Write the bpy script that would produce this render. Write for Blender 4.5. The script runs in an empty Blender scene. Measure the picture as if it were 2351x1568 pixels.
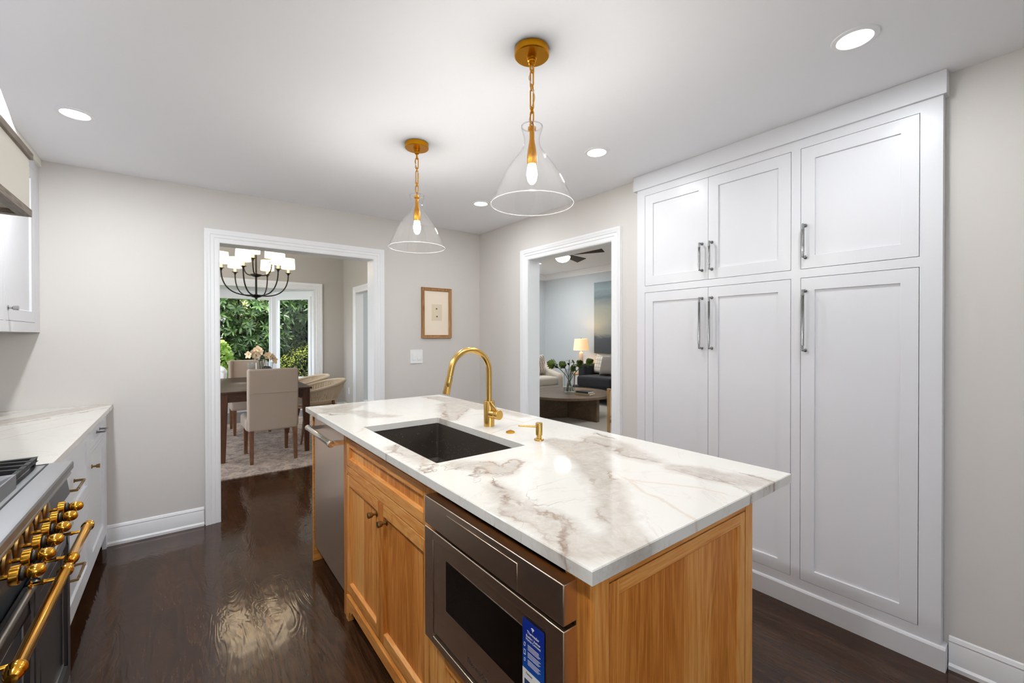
import bpy, bmesh, math, random
from mathutils import Vector, Matrix
C = bpy.context.scene.collection
sc = bpy.context.scene
PI = math.pi
rnd = random.Random(7)

# ------------------------------------------------------------------ camera
cam = bpy.data.cameras.new('camera'); camo = bpy.data.objects.new('camera', cam); C.objects.link(camo)
FPX, YAW, PITCH, ROLL, CYO = 987.3086, math.radians(37.47307), math.radians(-0.33402), math.radians(-0.07643), -6.781
cam.sensor_fit = 'HORIZONTAL'; cam.sensor_width = 36.0; cam.lens = FPX * 36.0 / 2351.0
cam.shift_y = CYO / 2351.0
cam.clip_start = 0.02; cam.clip_end = 200
Fw = Vector((math.sin(YAW)*math.cos(PITCH), math.cos(YAW)*math.cos(PITCH), math.sin(PITCH)))
Rt = Vector((math.cos(YAW), -math.sin(YAW), 0)); Up = Rt.cross(Fw)
R2 = Rt*math.cos(ROLL) + Up*math.sin(ROLL); U2 = R2.cross(Fw)
M = Matrix((R2, U2, -Fw)).transposed().to_4x4(); M.translation = Vector((0, 0, 1.35))
camo.matrix_world = M
sc.camera = camo

# ------------------------------------------------------------------ world, exposure, area lights
w = bpy.data.worlds.new('sky'); sc.world = w; w.use_nodes = True
wn = w.node_tree.nodes; wl = w.node_tree.links
bg = wn['Background']
sky = wn.new('ShaderNodeTexSky'); sky.sky_type = 'HOSEK_WILKIE'; sky.turbidity = 3.0
sky.sun_direction = Vector((-0.3, 0.5, 0.8)).normalized(); sky.ground_albedo = 0.3
hs = wn.new('ShaderNodeHueSaturation'); hs.inputs['Saturation'].default_value = 0.35
wl.new(sky.outputs[0], hs.inputs['Color']); wl.new(hs.outputs[0], bg.inputs['Color'])
bg.inputs['Strength'].default_value = 26
sc.view_settings.view_transform = 'Standard'; sc.view_settings.look = 'None'
sc.view_settings.gamma = 1; sc.view_settings.use_curve_mapping = False
sc.view_settings.exposure = 0.43
sc.cycles.max_bounces = 10; sc.cycles.transparent_max_bounces = 24
sc.cycles.caustics_reflective = False; sc.cycles.caustics_refractive = False
sc.cycles.sample_clamp_indirect = 6.0

def light(name, kind, loc, energy, color=(1, 1, 1), size=0.1, rot=(0, 0, 0), shape='DISK', sy=None, spread=None):
    l = bpy.data.lights.new(name, kind); l.energy = energy; l.color = color
    if kind == 'AREA':
        l.shape = shape; l.size = size
        if sy: l.size_y = sy
        if spread: l.spread = spread
    elif kind == 'SUN': l.angle = size
    else: l.shadow_soft_size = size
    o = bpy.data.objects.new(name, l); C.objects.link(o); o.location = loc; o.rotation_euler = rot
    return o
sun = light('sun', 'SUN', (0, -20, 20), 4.0, (1, 0.95, 0.86), 0.02, (math.radians(38), 0, math.radians(-12)))
# ------------------------------------------------------------------ materials
MATS = {}
def srgb(r, g, b):
    f = lambda c: (c/255/12.92 if c/255 <= 0.04045 else ((c/255+0.055)/1.055)**2.4)
    return (f(r), f(g), f(b), 1)
class NT:
    def __init__(s, name):
        s.m = bpy.data.materials.new(name); s.m.use_nodes = True
        s.t = s.m.node_tree; s.n = s.t.nodes; s.b = s.n['Principled BSDF']; s.out = s.n['Material Output']
        MATS[name] = s.m
    def new(s, typ, **k):
        x = s.n.new('ShaderNode'+typ)
        for a, v in k.items():
            if a.startswith('i_'):
                key = a[2:]; key = int(key) if key.isdigit() else key.replace('_', ' ')
                x.inputs[key].default_value = v
            else: setattr(x, a, v)
        return x
    def link(s, a, b): s.t.links.new(a, b)
    def coords(s, scale=(1, 1, 1), rot=(0, 0, 0), kind='Object'):
        tc = s.new('TexCoord'); mp = s.new('Mapping')
        mp.inputs['Scale'].default_value = scale; mp.inputs['Rotation'].default_value = rot
        s.link(tc.outputs[kind], mp.inputs[0]); return mp.outputs[0]
    def noise(s, vec, scale, detail=4, rough=0.55, dist=0.0):
        x = s.new('TexNoise'); x.inputs['Scale'].default_value = scale; x.inputs['Detail'].default_value = detail
        x.inputs['Roughness'].default_value = rough; x.inputs['Distortion'].default_value = dist
        if vec is not None: s.link(vec, x.inputs['Vector'])
        return x
    def ramp(s, fac, stops):
        r = s.new('ValToRGB'); e = r.color_ramp.elements
        while len(e) < len(stops): e.new(0.5)
        for i, (p, c) in enumerate(stops): e[i].position = p; e[i].color = c
        s.link(fac, r.inputs[0]); return r.outputs[0]
    def math(s, op, a, b=None):
        x = s.new('Math', operation=op)
        for i, q in enumerate((a, b)):
            if q is None: continue
            if isinstance(q, (int, float)): x.inputs[i].default_value = q
            else: s.link(q, x.inputs[i])
        return x.outputs[0]
    def mix(s, fac, a, b, mode='MIX'):
        x = s.new('Mix', data_type='RGBA', blend_type=mode)
        for i, q in ((0, fac), (6, a), (7, b)):
            if isinstance(q, (int, float)): x.inputs[i].default_value = q
            elif isinstance(q, tuple): x.inputs[i].default_value = q
            else: s.link(q, x.inputs[i])
        return x.outputs[2]
    def bump(s, h, strength=0.1, dist=0.01):
        b = s.new('Bump'); b.inputs['Strength'].default_value = strength; b.inputs['Distance'].default_value = dist
        s.link(h, b.inputs['Height']); s.link(b.outputs[0], s.b.inputs['Normal'])
    def set(s, **k):
        for a, v in k.items():
            i = s.b.inputs[a.replace('_', ' ')]
            if isinstance(v, (int, float, tuple)): i.default_value = v
            else: s.link(v, i)
        return s.m
def plain(name, col, rough=0.5, metal=0.0, spec=0.5, nscale=0, nstr=0.0, **k):
    t = NT(name); t.set(Base_Color=col, Roughness=rough, Metallic=metal, Specular_IOR_Level=spec, **k)
    if nstr:
        n = t.noise(t.coords(), nscale, 3); t.bump(n.outputs[0], nstr, 0.002)
    return t.m
plain('paint_wall', srgb(216, 211, 206), 0.75, spec=0.25, nscale=320, nstr=0.06)
plain('paint_dining', srgb(196, 190, 182), 0.75, spec=0.25, nscale=320, nstr=0.06)
plain('paint_living', srgb(206, 211, 213), 0.75, spec=0.25, nscale=320, nstr=0.06)
plain('paint_ceiling', srgb(246, 246, 249), 0.85, spec=0.2, nscale=260, nstr=0.05)
plain('paint_trim', srgb(240, 240, 241), 0.35, spec=0.45)
plain('paint_cabinet', srgb(222, 222, 225), 0.32, spec=0.4)
plain('paint_cabinet_shade_tint', srgb(242, 244, 249), 0.35, spec=0.4)  # same white paint as the pantry; cool tint of shade put into the colour
plain('paint_hood', srgb(240, 236, 226), 0.55)
plain('plastic_white', srgb(243, 243, 243), 0.35)
plain('plastic_black', srgb(18, 18, 18), 0.45)
plain('dark_gap', srgb(30, 28, 26), 0.9)
plain('chrome', srgb(176, 176, 176), 0.22, 1.0)
plain('brass_polished', srgb(236, 172, 62), 0.13, 1.0)
plain('brass_aged', srgb(150, 120, 74), 0.32, 1.0)
plain('brass_pendant', srgb(205, 140, 22), 0.3, 1.0)
plain('bronze', srgb(36, 33, 31), 0.5, 0.6)
plain('iron', srgb(54, 54, 55), 0.6, 0.2)
plain('enamel_dark', srgb(58, 62, 68), 0.3, 0.25)
plain('glass_black', srgb(12, 10, 9), 0.12)
plain('paper_cream', srgb(243, 228, 208), 0.8)
plain('paper_print', srgb(226, 212, 184), 0.8)
plain('ink', srgb(60, 52, 44), 0.8)
plain('sticker_white', srgb(232, 228, 220), 0.6)
plain('sticker_ink', srgb(40, 60, 110), 0.6)
plain('logo_grey', srgb(58, 54, 50), 0.4)
plain('leather_strap', srgb(70, 50, 35), 0.6)
plain('ceramic_lamp', srgb(205, 196, 184), 0.6, nscale=60, nstr=0.1)
plain('moss', srgb(62, 60, 40), 0.95, nscale=80, nstr=0.6)
plain('stem', srgb(70, 84, 44), 0.7)
plain('bark', srgb(60, 48, 38), 0.9, nscale=40, nstr=0.5)
plain('petal', srgb(245, 218, 180), 0.6)
plain('orchid_leaf', srgb(28, 66, 72), 0.45)
plain('book_dark', srgb(44, 46, 52), 0.6)
plain('book_tan', srgb(170, 150, 118), 0.7)
plain('page', srgb(232, 224, 208), 0.8)
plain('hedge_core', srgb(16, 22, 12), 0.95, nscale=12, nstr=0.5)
plain('soil', srgb(44, 36, 26), 0.95, nscale=12, nstr=0.5)
plain('cord_clear', srgb(225, 205, 178), 0.3)

def brushed(name, col, axis, rough=0.3, amt=0.05):
    t = NT(name)
    scale = {'x': (1.5, 90, 90), 'y': (90, 1.5, 90), 'z': (90, 90, 1.5)}[axis]
    n = t.noise(t.coords(scale), 6, 2, 0.5)
    r = t.new('MapRange', i_3=rough-amt, i_4=rough+amt); t.link(n.outputs[0], r.inputs[0])
    c = t.mix(n.outputs[0], tuple(x*0.97 for x in col[:3])+(1,), tuple(min(1, x*1.03) for x in col[:3])+(1,))
    t.set(Base_Color=c, Metallic=1.0, Roughness=r.outputs[0])
    return t.m
brushed('steel_black', srgb(232, 212, 190), 'y', 0.3)
brushed('steel_black_v', srgb(226, 208, 190), 'z', 0.3)
brushed('steel', srgb(176, 178, 180), 'y', 0.3)
brushed('steel_light', srgb(164, 165, 168), 'x', 0.4)
brushed('steel_handle', srgb(214, 208, 200), 'y', 0.2)
plain('brass_brushed', srgb(212, 172, 98), 0.27, 1.0)
brushed('pull_steel', srgb(150, 150, 150), 'z', 0.28)

def wood(name, axis, c_dark, c_mid, c_light, rough=0.42, fine=1.0, bump=0.08, board=0.0, bdir=0):
    t = NT(name)
    st = {'x': (0.16, 1, 1), 'y': (1, 0.16, 1), 'z': (1, 1, 0.07)}[axis]
    v = t.coords(st)
    big = t.noise(v, 9*fine, 3, 0.5, 0.9)
    ring = t.new('Math', operation='SINE'); t.link(t.math('MULTIPLY', big.outputs[0], 70.0), ring.inputs[0])
    ringn = t.math('MULTIPLY_ADD', ring.outputs[0], 0.5); t.n[-1].inputs[2].default_value = 0.5
    st2 = {'x': (0.04, 1, 1), 'y': (1, 0.04, 1), 'z': (1, 1, 0.03)}[axis]
    pore = t.noise(t.coords(st2), 230*fine, 3, 0.7)
    tone = t.noise(t.coords({'x': (0.3, 1, 1), 'y': (1, 0.3, 1), 'z': (1, 1, 0.15)}[axis]), 5, 2)
    a = t.math('MULTIPLY', ringn, 0.13); b = t.math('MULTIPLY', pore.outputs[0], 0.70); c = t.math('MULTIPLY', tone.outputs[0], 0.42)
    f = t.math('ADD', t.math('ADD', a, b), c)
    if board:
        bc = t.new('TexCoord'); sp = t.new('SeparateXYZ'); t.link(bc.outputs['Object'], sp.inputs[0])
        fl = t.math('FLOOR', t.math('MULTIPLY', sp.outputs[bdir], 1.0/board))
        wn_ = t.new('TexWhiteNoise', noise_dimensions='1D'); t.link(fl, wn_.inputs['W'])
        f = t.math('ADD', f, t.math('MULTIPLY', t.math('SUBTRACT', wn_.outputs['Value'], 0.5), 0.30))
    col = t.ramp(f, [(0.38, c_dark), (0.6, c_mid), (0.82, c_light)])
    t.set(Base_Color=col, Roughness=rough, Specular_IOR_Level=0.4)
    t.bump(f, bump, 0.002)
    return t.m
OAK = (srgb(188, 108, 36), srgb(222, 144, 66), srgb(238, 176, 100))
wood('oak_v', 'z', *OAK, board=0.105, bdir=1)
wood('oak_h', 'y', *OAK)
wood('oak_end', 'z', *OAK, board=0.13, bdir=0)
wood('oak_x', 'x', *OAK)
wood('frame_wood', 'z', srgb(106, 72, 42), srgb(166, 120, 76), srgb(196, 156, 108), fine=1.4)
wood('walnut', 'x', srgb(40, 22, 14), srgb(64, 38, 25), srgb(86, 54, 36), rough=0.42)
wood('walnut_v', 'z', srgb(46, 26, 15), srgb(78, 46, 28), srgb(102, 64, 40), rough=0.4)
wood('leg_wood', 'z', srgb(74, 46, 28), srgb(112, 74, 48), srgb(134, 94, 64), rough=0.5)
wood('teak', 'y', srgb(150, 108, 70), srgb(188, 146, 102), srgb(206, 166, 122), rough=0.55)
wood('coffee_wood', 'x', srgb(66, 50, 37), srgb(96, 76, 57), srgb(120, 98, 76), rough=0.42)
wood('chair_ash', 'z', srgb(140, 104, 60), srgb(184, 146, 96), srgb(204, 168, 118), rough=0.5)
wood('hood_trim_wood', 'y', srgb(96, 84, 74), srgb(136, 124, 112), srgb(160, 148, 136), rough=0.5)

def mk_floor():
    t = NT('floor_wood')
    tc = t.new('TexCoord'); sp = t.new('SeparateXYZ'); t.link(tc.outputs['Object'], sp.inputs[0])
    W_ = 0.127
    col_i = t.math('FLOOR', t.math('DIVIDE', sp.outputs[0], W_))
    wn1 = t.new('TexWhiteNoise', noise_dimensions='1D'); t.link(col_i, wn1.inputs['W'])
    yy = t.math('ADD', sp.outputs[1], t.math('MULTIPLY', wn1.outputs['Value'], 1.7))
    row_i = t.math('FLOOR', t.math('DIVIDE', yy, 1.5))
    cv = t.new('CombineXYZ'); t.link(col_i, cv.inputs[0]); t.link(row_i, cv.inputs[1])
    wn2 = t.new('TexWhiteNoise', noise_dimensions='2D'); t.link(cv.outputs[0], wn2.inputs['Vector'])
    # per-plank offset grain
    off = t.new('VectorMath', operation='MULTIPLY_ADD'); t.link(wn2.outputs['Color'], off.inputs[0]); off.inputs[1].default_value = (7, 7, 7)
    t.link(tc.outputs['Object'], off.inputs[2])
    mp = t.new('Mapping'); mp.inputs['Scale'].default_value = (1, 0.10, 1); t.link(off.outputs[0], mp.inputs[0])
    big = t.noise(mp.outputs[0], 7, 3, 0.5, 0.7)
    ring = t.new('Math', operation='SINE'); t.link(t.math('MULTIPLY', big.outputs[0], 70.0), ring.inputs[0])
    mp2 = t.new('Mapping'); mp2.inputs['Scale'].default_value = (1, 0.05, 1); t.link(off.outputs[0], mp2.inputs[0])
    pore = t.noise(mp2.outputs[0], 210, 3, 0.7)
    f = t.math('ADD', t.math('ADD', t.math('MULTIPLY', ring.outputs[0], 0.09), t.math('MULTIPLY', pore.outputs[0], 0.55)), t.math('MULTIPLY', wn2.outputs['Value'], 0.16))
    col = t.ramp(f, [(0.12, srgb(34, 19, 10)), (0.45, srgb(64, 40, 24)), (0.75, srgb(92, 60, 38))])
    fx = t.math('FRACT', t.math('DIVIDE', sp.outputs[0], W_)); gx = t.math('LESS_THAN', fx, 0.012)
    fy = t.math('FRACT', t.math('DIVIDE', yy, 1.5)); gy = t.math('LESS_THAN', fy, 0.0015)
    gap = t.math('MAXIMUM', gx, gy)
    col = t.mix(t.math('MULTIPLY', gap, 0.6), col, srgb(20, 12, 9))
    rr = t.new('MapRange', i_3=0.07, i_4=0.16); t.link(pore.outputs[0], rr.inputs[0])
    t.set(Base_Color=col, Roughness=rr.outputs[0], Specular_IOR_Level=0.42)
    wav = t.noise(t.coords((1, 0.5, 1)), 9, 2, 0.5)
    mp3 = t.new('Mapping'); mp3.inputs['Scale'].default_value = (1, 0.32, 1); t.link(off.outputs[0], mp3.inputs[0])
    sw = t.noise(mp3.outputs[0], 6.5, 3, 0.5, 0.9); ring3 = t.new('Math', operation='SINE'); t.link(t.math('MULTIPLY', sw.outputs[0], 85.0), ring3.inputs[0])
    h = t.math('ADD', t.math('ADD', t.math('MULTIPLY', ring3.outputs[0], 0.075), t.math('MULTIPLY', wav.outputs[0], 2.2)), t.math('MULTIPLY', gap, -0.8))
    t.bump(h, 0.16, 0.006)
mk_floor()

def mk_marble(name, seed):
    t = NT(name)
    v = t.coords((1, 1, 1))
    band = t.new('Attribute', attribute_name='band'); thin = t.new('Attribute', attribute_name='thin'); tan = t.new('Attribute', attribute_name='tan')
    n1 = t.noise(v, 7, 6, 0.62, 0.6); n2 = t.noise(v, 24, 6, 0.7, 0.8); n3 = t.noise(v, 70, 4, 0.7); n4 = t.noise(v, 3.0, 4, 0.5, 0.4)
    d = t.math('ADD', band.outputs['Fac'], t.math('MULTIPLY', t.math('SUBTRACT', n1.outputs[0], 0.5), 0.10))
    d = t.math('ADD', d, t.math('MULTIPLY', t.math('SUBTRACT', n2.outputs[0], 0.5), 0.07))
    cloud = t.ramp(d, [(0.0, (1, 1, 1, 1)), (0.012, (0.6, 0.6, 0.6, 1)), (0.04, (0, 0, 0, 1))])
    mott = t.new('MapRange', i_1=0.3, i_2=0.7, i_3=0.45, i_4=1.0); t.link(n2.outputs[0], mott.inputs[0])
    cfac = t.math('MULTIPLY', cloud, mott.outputs[0])
    base = t.mix(n4.outputs[0], srgb(231, 228, 222), srgb(228, 223, 214))
    col = t.mix(t.math('MULTIPLY', cfac, 0.85), base, srgb(180, 167, 154))
    edge = t.ramp(t.math('ABSOLUTE', t.math('ADD', d, -0.004)), [(0.0, (1, 1, 1, 1)), (0.003, (0.6, 0.6, 0.6, 1)), (0.009, (0, 0, 0, 1))])
    em = t.new('MapRange', i_1=0.5, i_2=0.64, i_3=0.0, i_4=0.8); t.link(t.noise(v, 5, 3).outputs[0], em.inputs[0])
    col = t.mix(t.math('MULTIPLY', edge, em.outputs[0]), col, srgb(150, 116, 84))
    # edge veins of clouds: ridges of the distorted distance field
    d2 = t.math('ADD', thin.outputs['Fac'], t.math('MULTIPLY', t.math('SUBTRACT', n2.outputs[0], 0.5), 0.07))
    d2 = t.math('ADD', d2, t.math('MULTIPLY', t.math('SUBTRACT', n1.outputs[0], 0.5), 0.09))
    vein = t.ramp(t.math('ABSOLUTE', d2), [(0.0, (1, 1, 1, 1)), (0.005, (0.75, 0.75, 0.75, 1)), (0.014, (0, 0, 0, 1))])
    br = t.new('MapRange', i_1=0.42, i_2=0.58, i_3=0.1, i_4=1.0); t.link(n1.outputs[0], br.inputs[0])
    vcol = t.mix(n3.outputs[0], srgb(104, 86, 74), srgb(146, 104, 66))
    col = t.mix(t.math('MULTIPLY', t.math('MULTIPLY', vein, br.outputs[0]), 0.8), col, vcol)
    d3 = t.math('ADD', tan.outputs['Fac'], t.math('MULTIPLY', t.math('SUBTRACT', n1.outputs[0], 0.5), 0.05))
    tv = t.ramp(t.math('ABSOLUTE', d3), [(0.0, (1, 1, 1, 1)), (0.008, (0, 0, 0, 1))])
    col = t.mix(t.math('MULTIPLY', tv, 0.45), col, srgb(206, 178, 146))
    # faint hairlines everywhere
    hl = t.math('ABSOLUTE', t.math('SUBTRACT', t.noise(v, 2.6, 7, 0.6, 1.2).outputs[0], 0.5))
    hv = t.ramp(hl, [(0.0, (1, 1, 1, 1)), (0.006, (0, 0, 0, 1))])
    col = t.mix(t.math('MULTIPLY', hv, 0.22), col, srgb(186, 168, 150))
    t.set(Base_Color=col, Roughness=0.07, Specular_IOR_Level=0.5)
mk_marble('marble', 0)

def mk_sink():
    t = NT('sink_composite'); v = t.coords()
    vo = t.new('TexVoronoi'); vo.inputs['Scale'].default_value = 150; t.link(v, vo.inputs['Vector'])
    sp = t.ramp(vo.outputs['Distance'], [(0.0, (1, 1, 1, 1)), (0.3, (0, 0, 0, 1))])
    wnn = t.new('SeparateColor'); t.link(vo.outputs['Color'], wnn.inputs[0])
    m = t.math('MULTIPLY', sp, t.math('GREATER_THAN', wnn.outputs[0], 0.9))
    t.set(Base_Color=t.mix(m, srgb(66, 58, 51), srgb(200, 196, 188)), Roughness=0.4)
mk_sink()

def fabric(name, col, scale=420, bump=0.25, rough=0.9, var=0.08):
    t = NT(name); v = t.coords()
    n = t.noise(v, scale, 2, 0.6); n2 = t.noise(v, 14, 3)
    lo = tuple(c*(1-var) for c in col[:3])+(1,); hi = tuple(min(1, c*(1+var)) for c in col[:3])+(1,)
    t.set(Base_Color=t.mix(n.outputs[0], lo, hi), Roughness=rough, Specular_IOR_Level=0.2, Sheen_Weight=0.15)
    t.bump(n.outputs[0], bump, 0.002)
fabric('linen', srgb(176, 158, 142)); fabric('cream_fabric', srgb(196, 187, 175)); fabric('charcoal_fabric', srgb(44, 44, 48))
fabric('taupe_fabric', srgb(140, 130, 124)); fabric('white_fabric', srgb(232, 230, 228)); fabric('rope', srgb(216, 198, 172), 160, 0.5)
fabric('cushion_beige', srgb(186, 166, 142)); fabric('carpet', srgb(176, 166, 152), 240, 0.6)
def mk_rug():
    t = NT('rug_weave'); v = t.coords()
    a = t.noise(v, 9, 6, 0.75, 0.6); b = t.noise(t.coords((1, 3, 1)), 46, 4, 0.8)
    f = t.math('ADD', t.math('MULTIPLY', a.outputs[0], 0.5), t.math('MULTIPLY', b.outputs[0], 0.5))
    col = t.ramp(f, [(0.36, srgb(92, 82, 82)), (0.47, srgb(158, 142, 132)), (0.56, srgb(204, 184, 166)), (0.7, srgb(184, 154, 134))])
    t.set(Base_Color=col, Roughness=0.95, Specular_IOR_Level=0.1); t.bump(b.outputs[0], 0.3, 0.003)
mk_rug()
def mk_check(name, base, line, scale):
    t = NT(name); tc = t.new('TexCoord'); sp = t.new('SeparateXYZ'); t.link(tc.outputs['Object'], sp.inputs[0])
    g = None
    for i in (1, 2):
        f = t.math('LESS_THAN', t.math('FRACT', t.math('MULTIPLY', sp.outputs[i], scale)), 0.09)
        g = f if g is None else t.math('MAXIMUM', g, f)
    t.set(Base_Color=t.mix(g, base, line), Roughness=0.9)
mk_check('windowpane_fabric', srgb(226, 220, 208), srgb(140, 124, 106), 13)
def mk_ogee():
    t = NT('ogee_fabric'); tc = t.new('TexCoord'); sp = t.new('SeparateXYZ'); t.link(tc.outputs['Object'], sp.inputs[0])
    s = t.math('SINE', t.math('MULTIPLY', sp.outputs[2], 22.0))
    g = None
    for sg in (1, -1):
        u = t.math('ADD', t.math('MULTIPLY', sp.outputs[0], 11.0), t.math('MULTIPLY', s, 0.25*sg))
        f = t.math('LESS_THAN', t.math('ABSOLUTE', t.math('SUBTRACT', t.math('FRACT', u), 0.5)), 0.10)
        g = f if g is None else t.math('MAXIMUM', g, f)
    t.set(Base_Color=t.mix(g, srgb(204, 194, 182), srgb(110, 98, 88)), Roughness=0.9)
mk_ogee()
def mk_leaf(name, a, b, rough=0.35, spec=0.5):
    t = NT(name); oi = t.new('Attribute', attribute_name='tint')
    c = t.mix(oi.outputs['Fac'], a, b)
    t.set(Base_Color=c, Roughness=rough, Specular_IOR_Level=spec)
    tr = t.new('BsdfTranslucent'); t.link(c, tr.inputs[0]); mx = t.new('MixShader', i_0=0.25)
    t.link(t.b.outputs[0], mx.inputs[1]); t.link(tr.outputs[0], mx.inputs[2]); t.link(mx.outputs[0], t.out.inputs[0])
mk_leaf('leaf_magnolia', srgb(30, 54, 26), srgb(120, 152, 88), 0.24, 0.7); mk_leaf('leaf_lime', srgb(120, 158, 50), srgb(206, 226, 120), 0.5)
mk_leaf('leaf_hedge', srgb(20, 34, 14), srgb(110, 134, 54), 0.5); mk_leaf('leaf_yellow', srgb(34, 54, 18), srgb(180, 190, 52), 0.5)
mk_leaf('leaf_protea', srgb(30, 48, 22), srgb(120, 146, 52), 0.5); mk_leaf('leaf_autumn', srgb(170, 110, 20), srgb(220, 160, 50), 0.5)
mk_leaf('leaf_grass', srgb(50, 78, 28), srgb(96, 120, 50), 0.7)

def emit(name, col, strength):
    t = NT(name); e = t.new('Emission'); e.inputs[0].default_value = col; e.inputs[1].default_value = strength
    t.link(e.outputs[0], t.out.inputs[0]); return t.m
emit('lamp_lens', (1, 0.98, 0.95, 1), 9.0)
emit('bulb_glow', (1, 0.93, 0.82, 1), 22.0)
emit('fan_glow', (1, 0.97, 0.93, 1), 5.0)
def mk_shade(name, col, ecol, es):
    t = NT(name); n = t.noise(t.coords(), 300, 2)
    t.set(Base_Color=col, Roughness=0.9, Emission_Color=ecol, Emission_Strength=es); t.bump(n.outputs[0], 0.1, 0.001)
mk_shade('chandelier_shade_lit', srgb(250, 240, 222), (1, 0.84, 0.62, 1), 3.4)
mk_shade('lamp_shade_lit', srgb(245, 232, 210), (1, 0.5, 0.13, 1), 0.5)
mk_shade('candle_lit', srgb(250, 220, 160), (1, 0.6, 0.22, 1), 0.55)
def mk_glass(name, tint=(1, 1, 1, 1), gl=0.9, base=0.04):
    t = NT(name); tr = t.new('BsdfTransparent'); tr.inputs[0].default_value = tint
    g = t.new('BsdfGlossy'); g.inputs['Roughness'].default_value = 0.03
    lw = t.new('LayerWeight'); lw.inputs[0].default_value = 0.5
    k = t.math('ADD', t.math('MULTIPLY', t.math('POWER', lw.outputs['Facing'], 5.0), gl), base)
    mx = t.new('MixShader'); t.link(k, mx.inputs[0]); t.link(tr.outputs[0], mx.inputs[1]); t.link(g.outputs[0], mx.inputs[2])
    t.link(mx.outputs[0], t.out.inputs[0]); return t.m
mk_glass('glass_pane', (0.985, 0.99, 0.987, 1), 0.12, 0.003)
mk_glass('glass_shade', (1, 1, 1, 1), 0.75, 0.03)
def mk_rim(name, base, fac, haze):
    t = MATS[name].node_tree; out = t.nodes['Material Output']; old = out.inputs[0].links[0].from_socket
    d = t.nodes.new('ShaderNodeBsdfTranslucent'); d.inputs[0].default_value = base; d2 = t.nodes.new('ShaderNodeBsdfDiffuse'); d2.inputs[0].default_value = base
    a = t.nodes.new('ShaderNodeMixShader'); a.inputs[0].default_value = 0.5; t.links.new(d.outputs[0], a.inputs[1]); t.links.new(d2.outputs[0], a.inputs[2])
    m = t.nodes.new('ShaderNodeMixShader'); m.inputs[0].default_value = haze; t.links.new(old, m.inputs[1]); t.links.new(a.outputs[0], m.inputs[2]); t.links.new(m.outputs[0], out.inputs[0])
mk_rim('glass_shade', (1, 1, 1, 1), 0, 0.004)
mk_glass('glass_rim', (1, 1, 1, 1), 0.9, 0.15); mk_rim('glass_rim', (1, 1, 1, 1), 0, 0.12)  # whitish share of the rim stands in for refracted bulb light
mk_glass('glass_vase', (0.93, 0.95, 0.96, 1), 0.9, 0.05)
def mk_painting():
    t = NT('seascape_paint'); tc = t.new('TexCoord'); sp = t.new('SeparateXYZ'); t.link(tc.outputs['Object'], sp.inputs[0])
    n = t.noise(t.coords((1, 0.6, 2.2)), 4, 5, 0.6, 0.5)
    f = t.math('ADD', t.math('DIVIDE', sp.outputs[2], 1.58), t.math('MULTIPLY', t.math('SUBTRACT', n.outputs[0], 0.5), 0.14))
    col = t.ramp(f, [(0.0, srgb(70, 76, 84)), (0.22, srgb(82, 88, 94)), (0.27, srgb(150, 152, 144)), (0.42, srgb(168, 171, 158)), (0.66, srgb(158, 162, 152)), (0.78, srgb(112, 126, 132)), (0.9, srgb(148, 164, 168)), (1.0, srgb(130, 146, 148))])
    t.set(Base_Color=col, Roughness=0.6)
mk_painting()
def mk_sticker():
    t = NT('sticker_blue'); tc = t.new('TexCoord'); sp = t.new('SeparateXYZ'); t.link(tc.outputs['Object'], sp.inputs[0])
    f = t.math('ADD', t.math('MULTIPLY', sp.outputs[2], 5.0), 0.2)
    t.set(Base_Color=t.ramp(f, [(0.0, srgb(20, 110, 190)), (1.0, srgb(14, 44, 140))]), Roughness=0.35)
mk_sticker()

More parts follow.
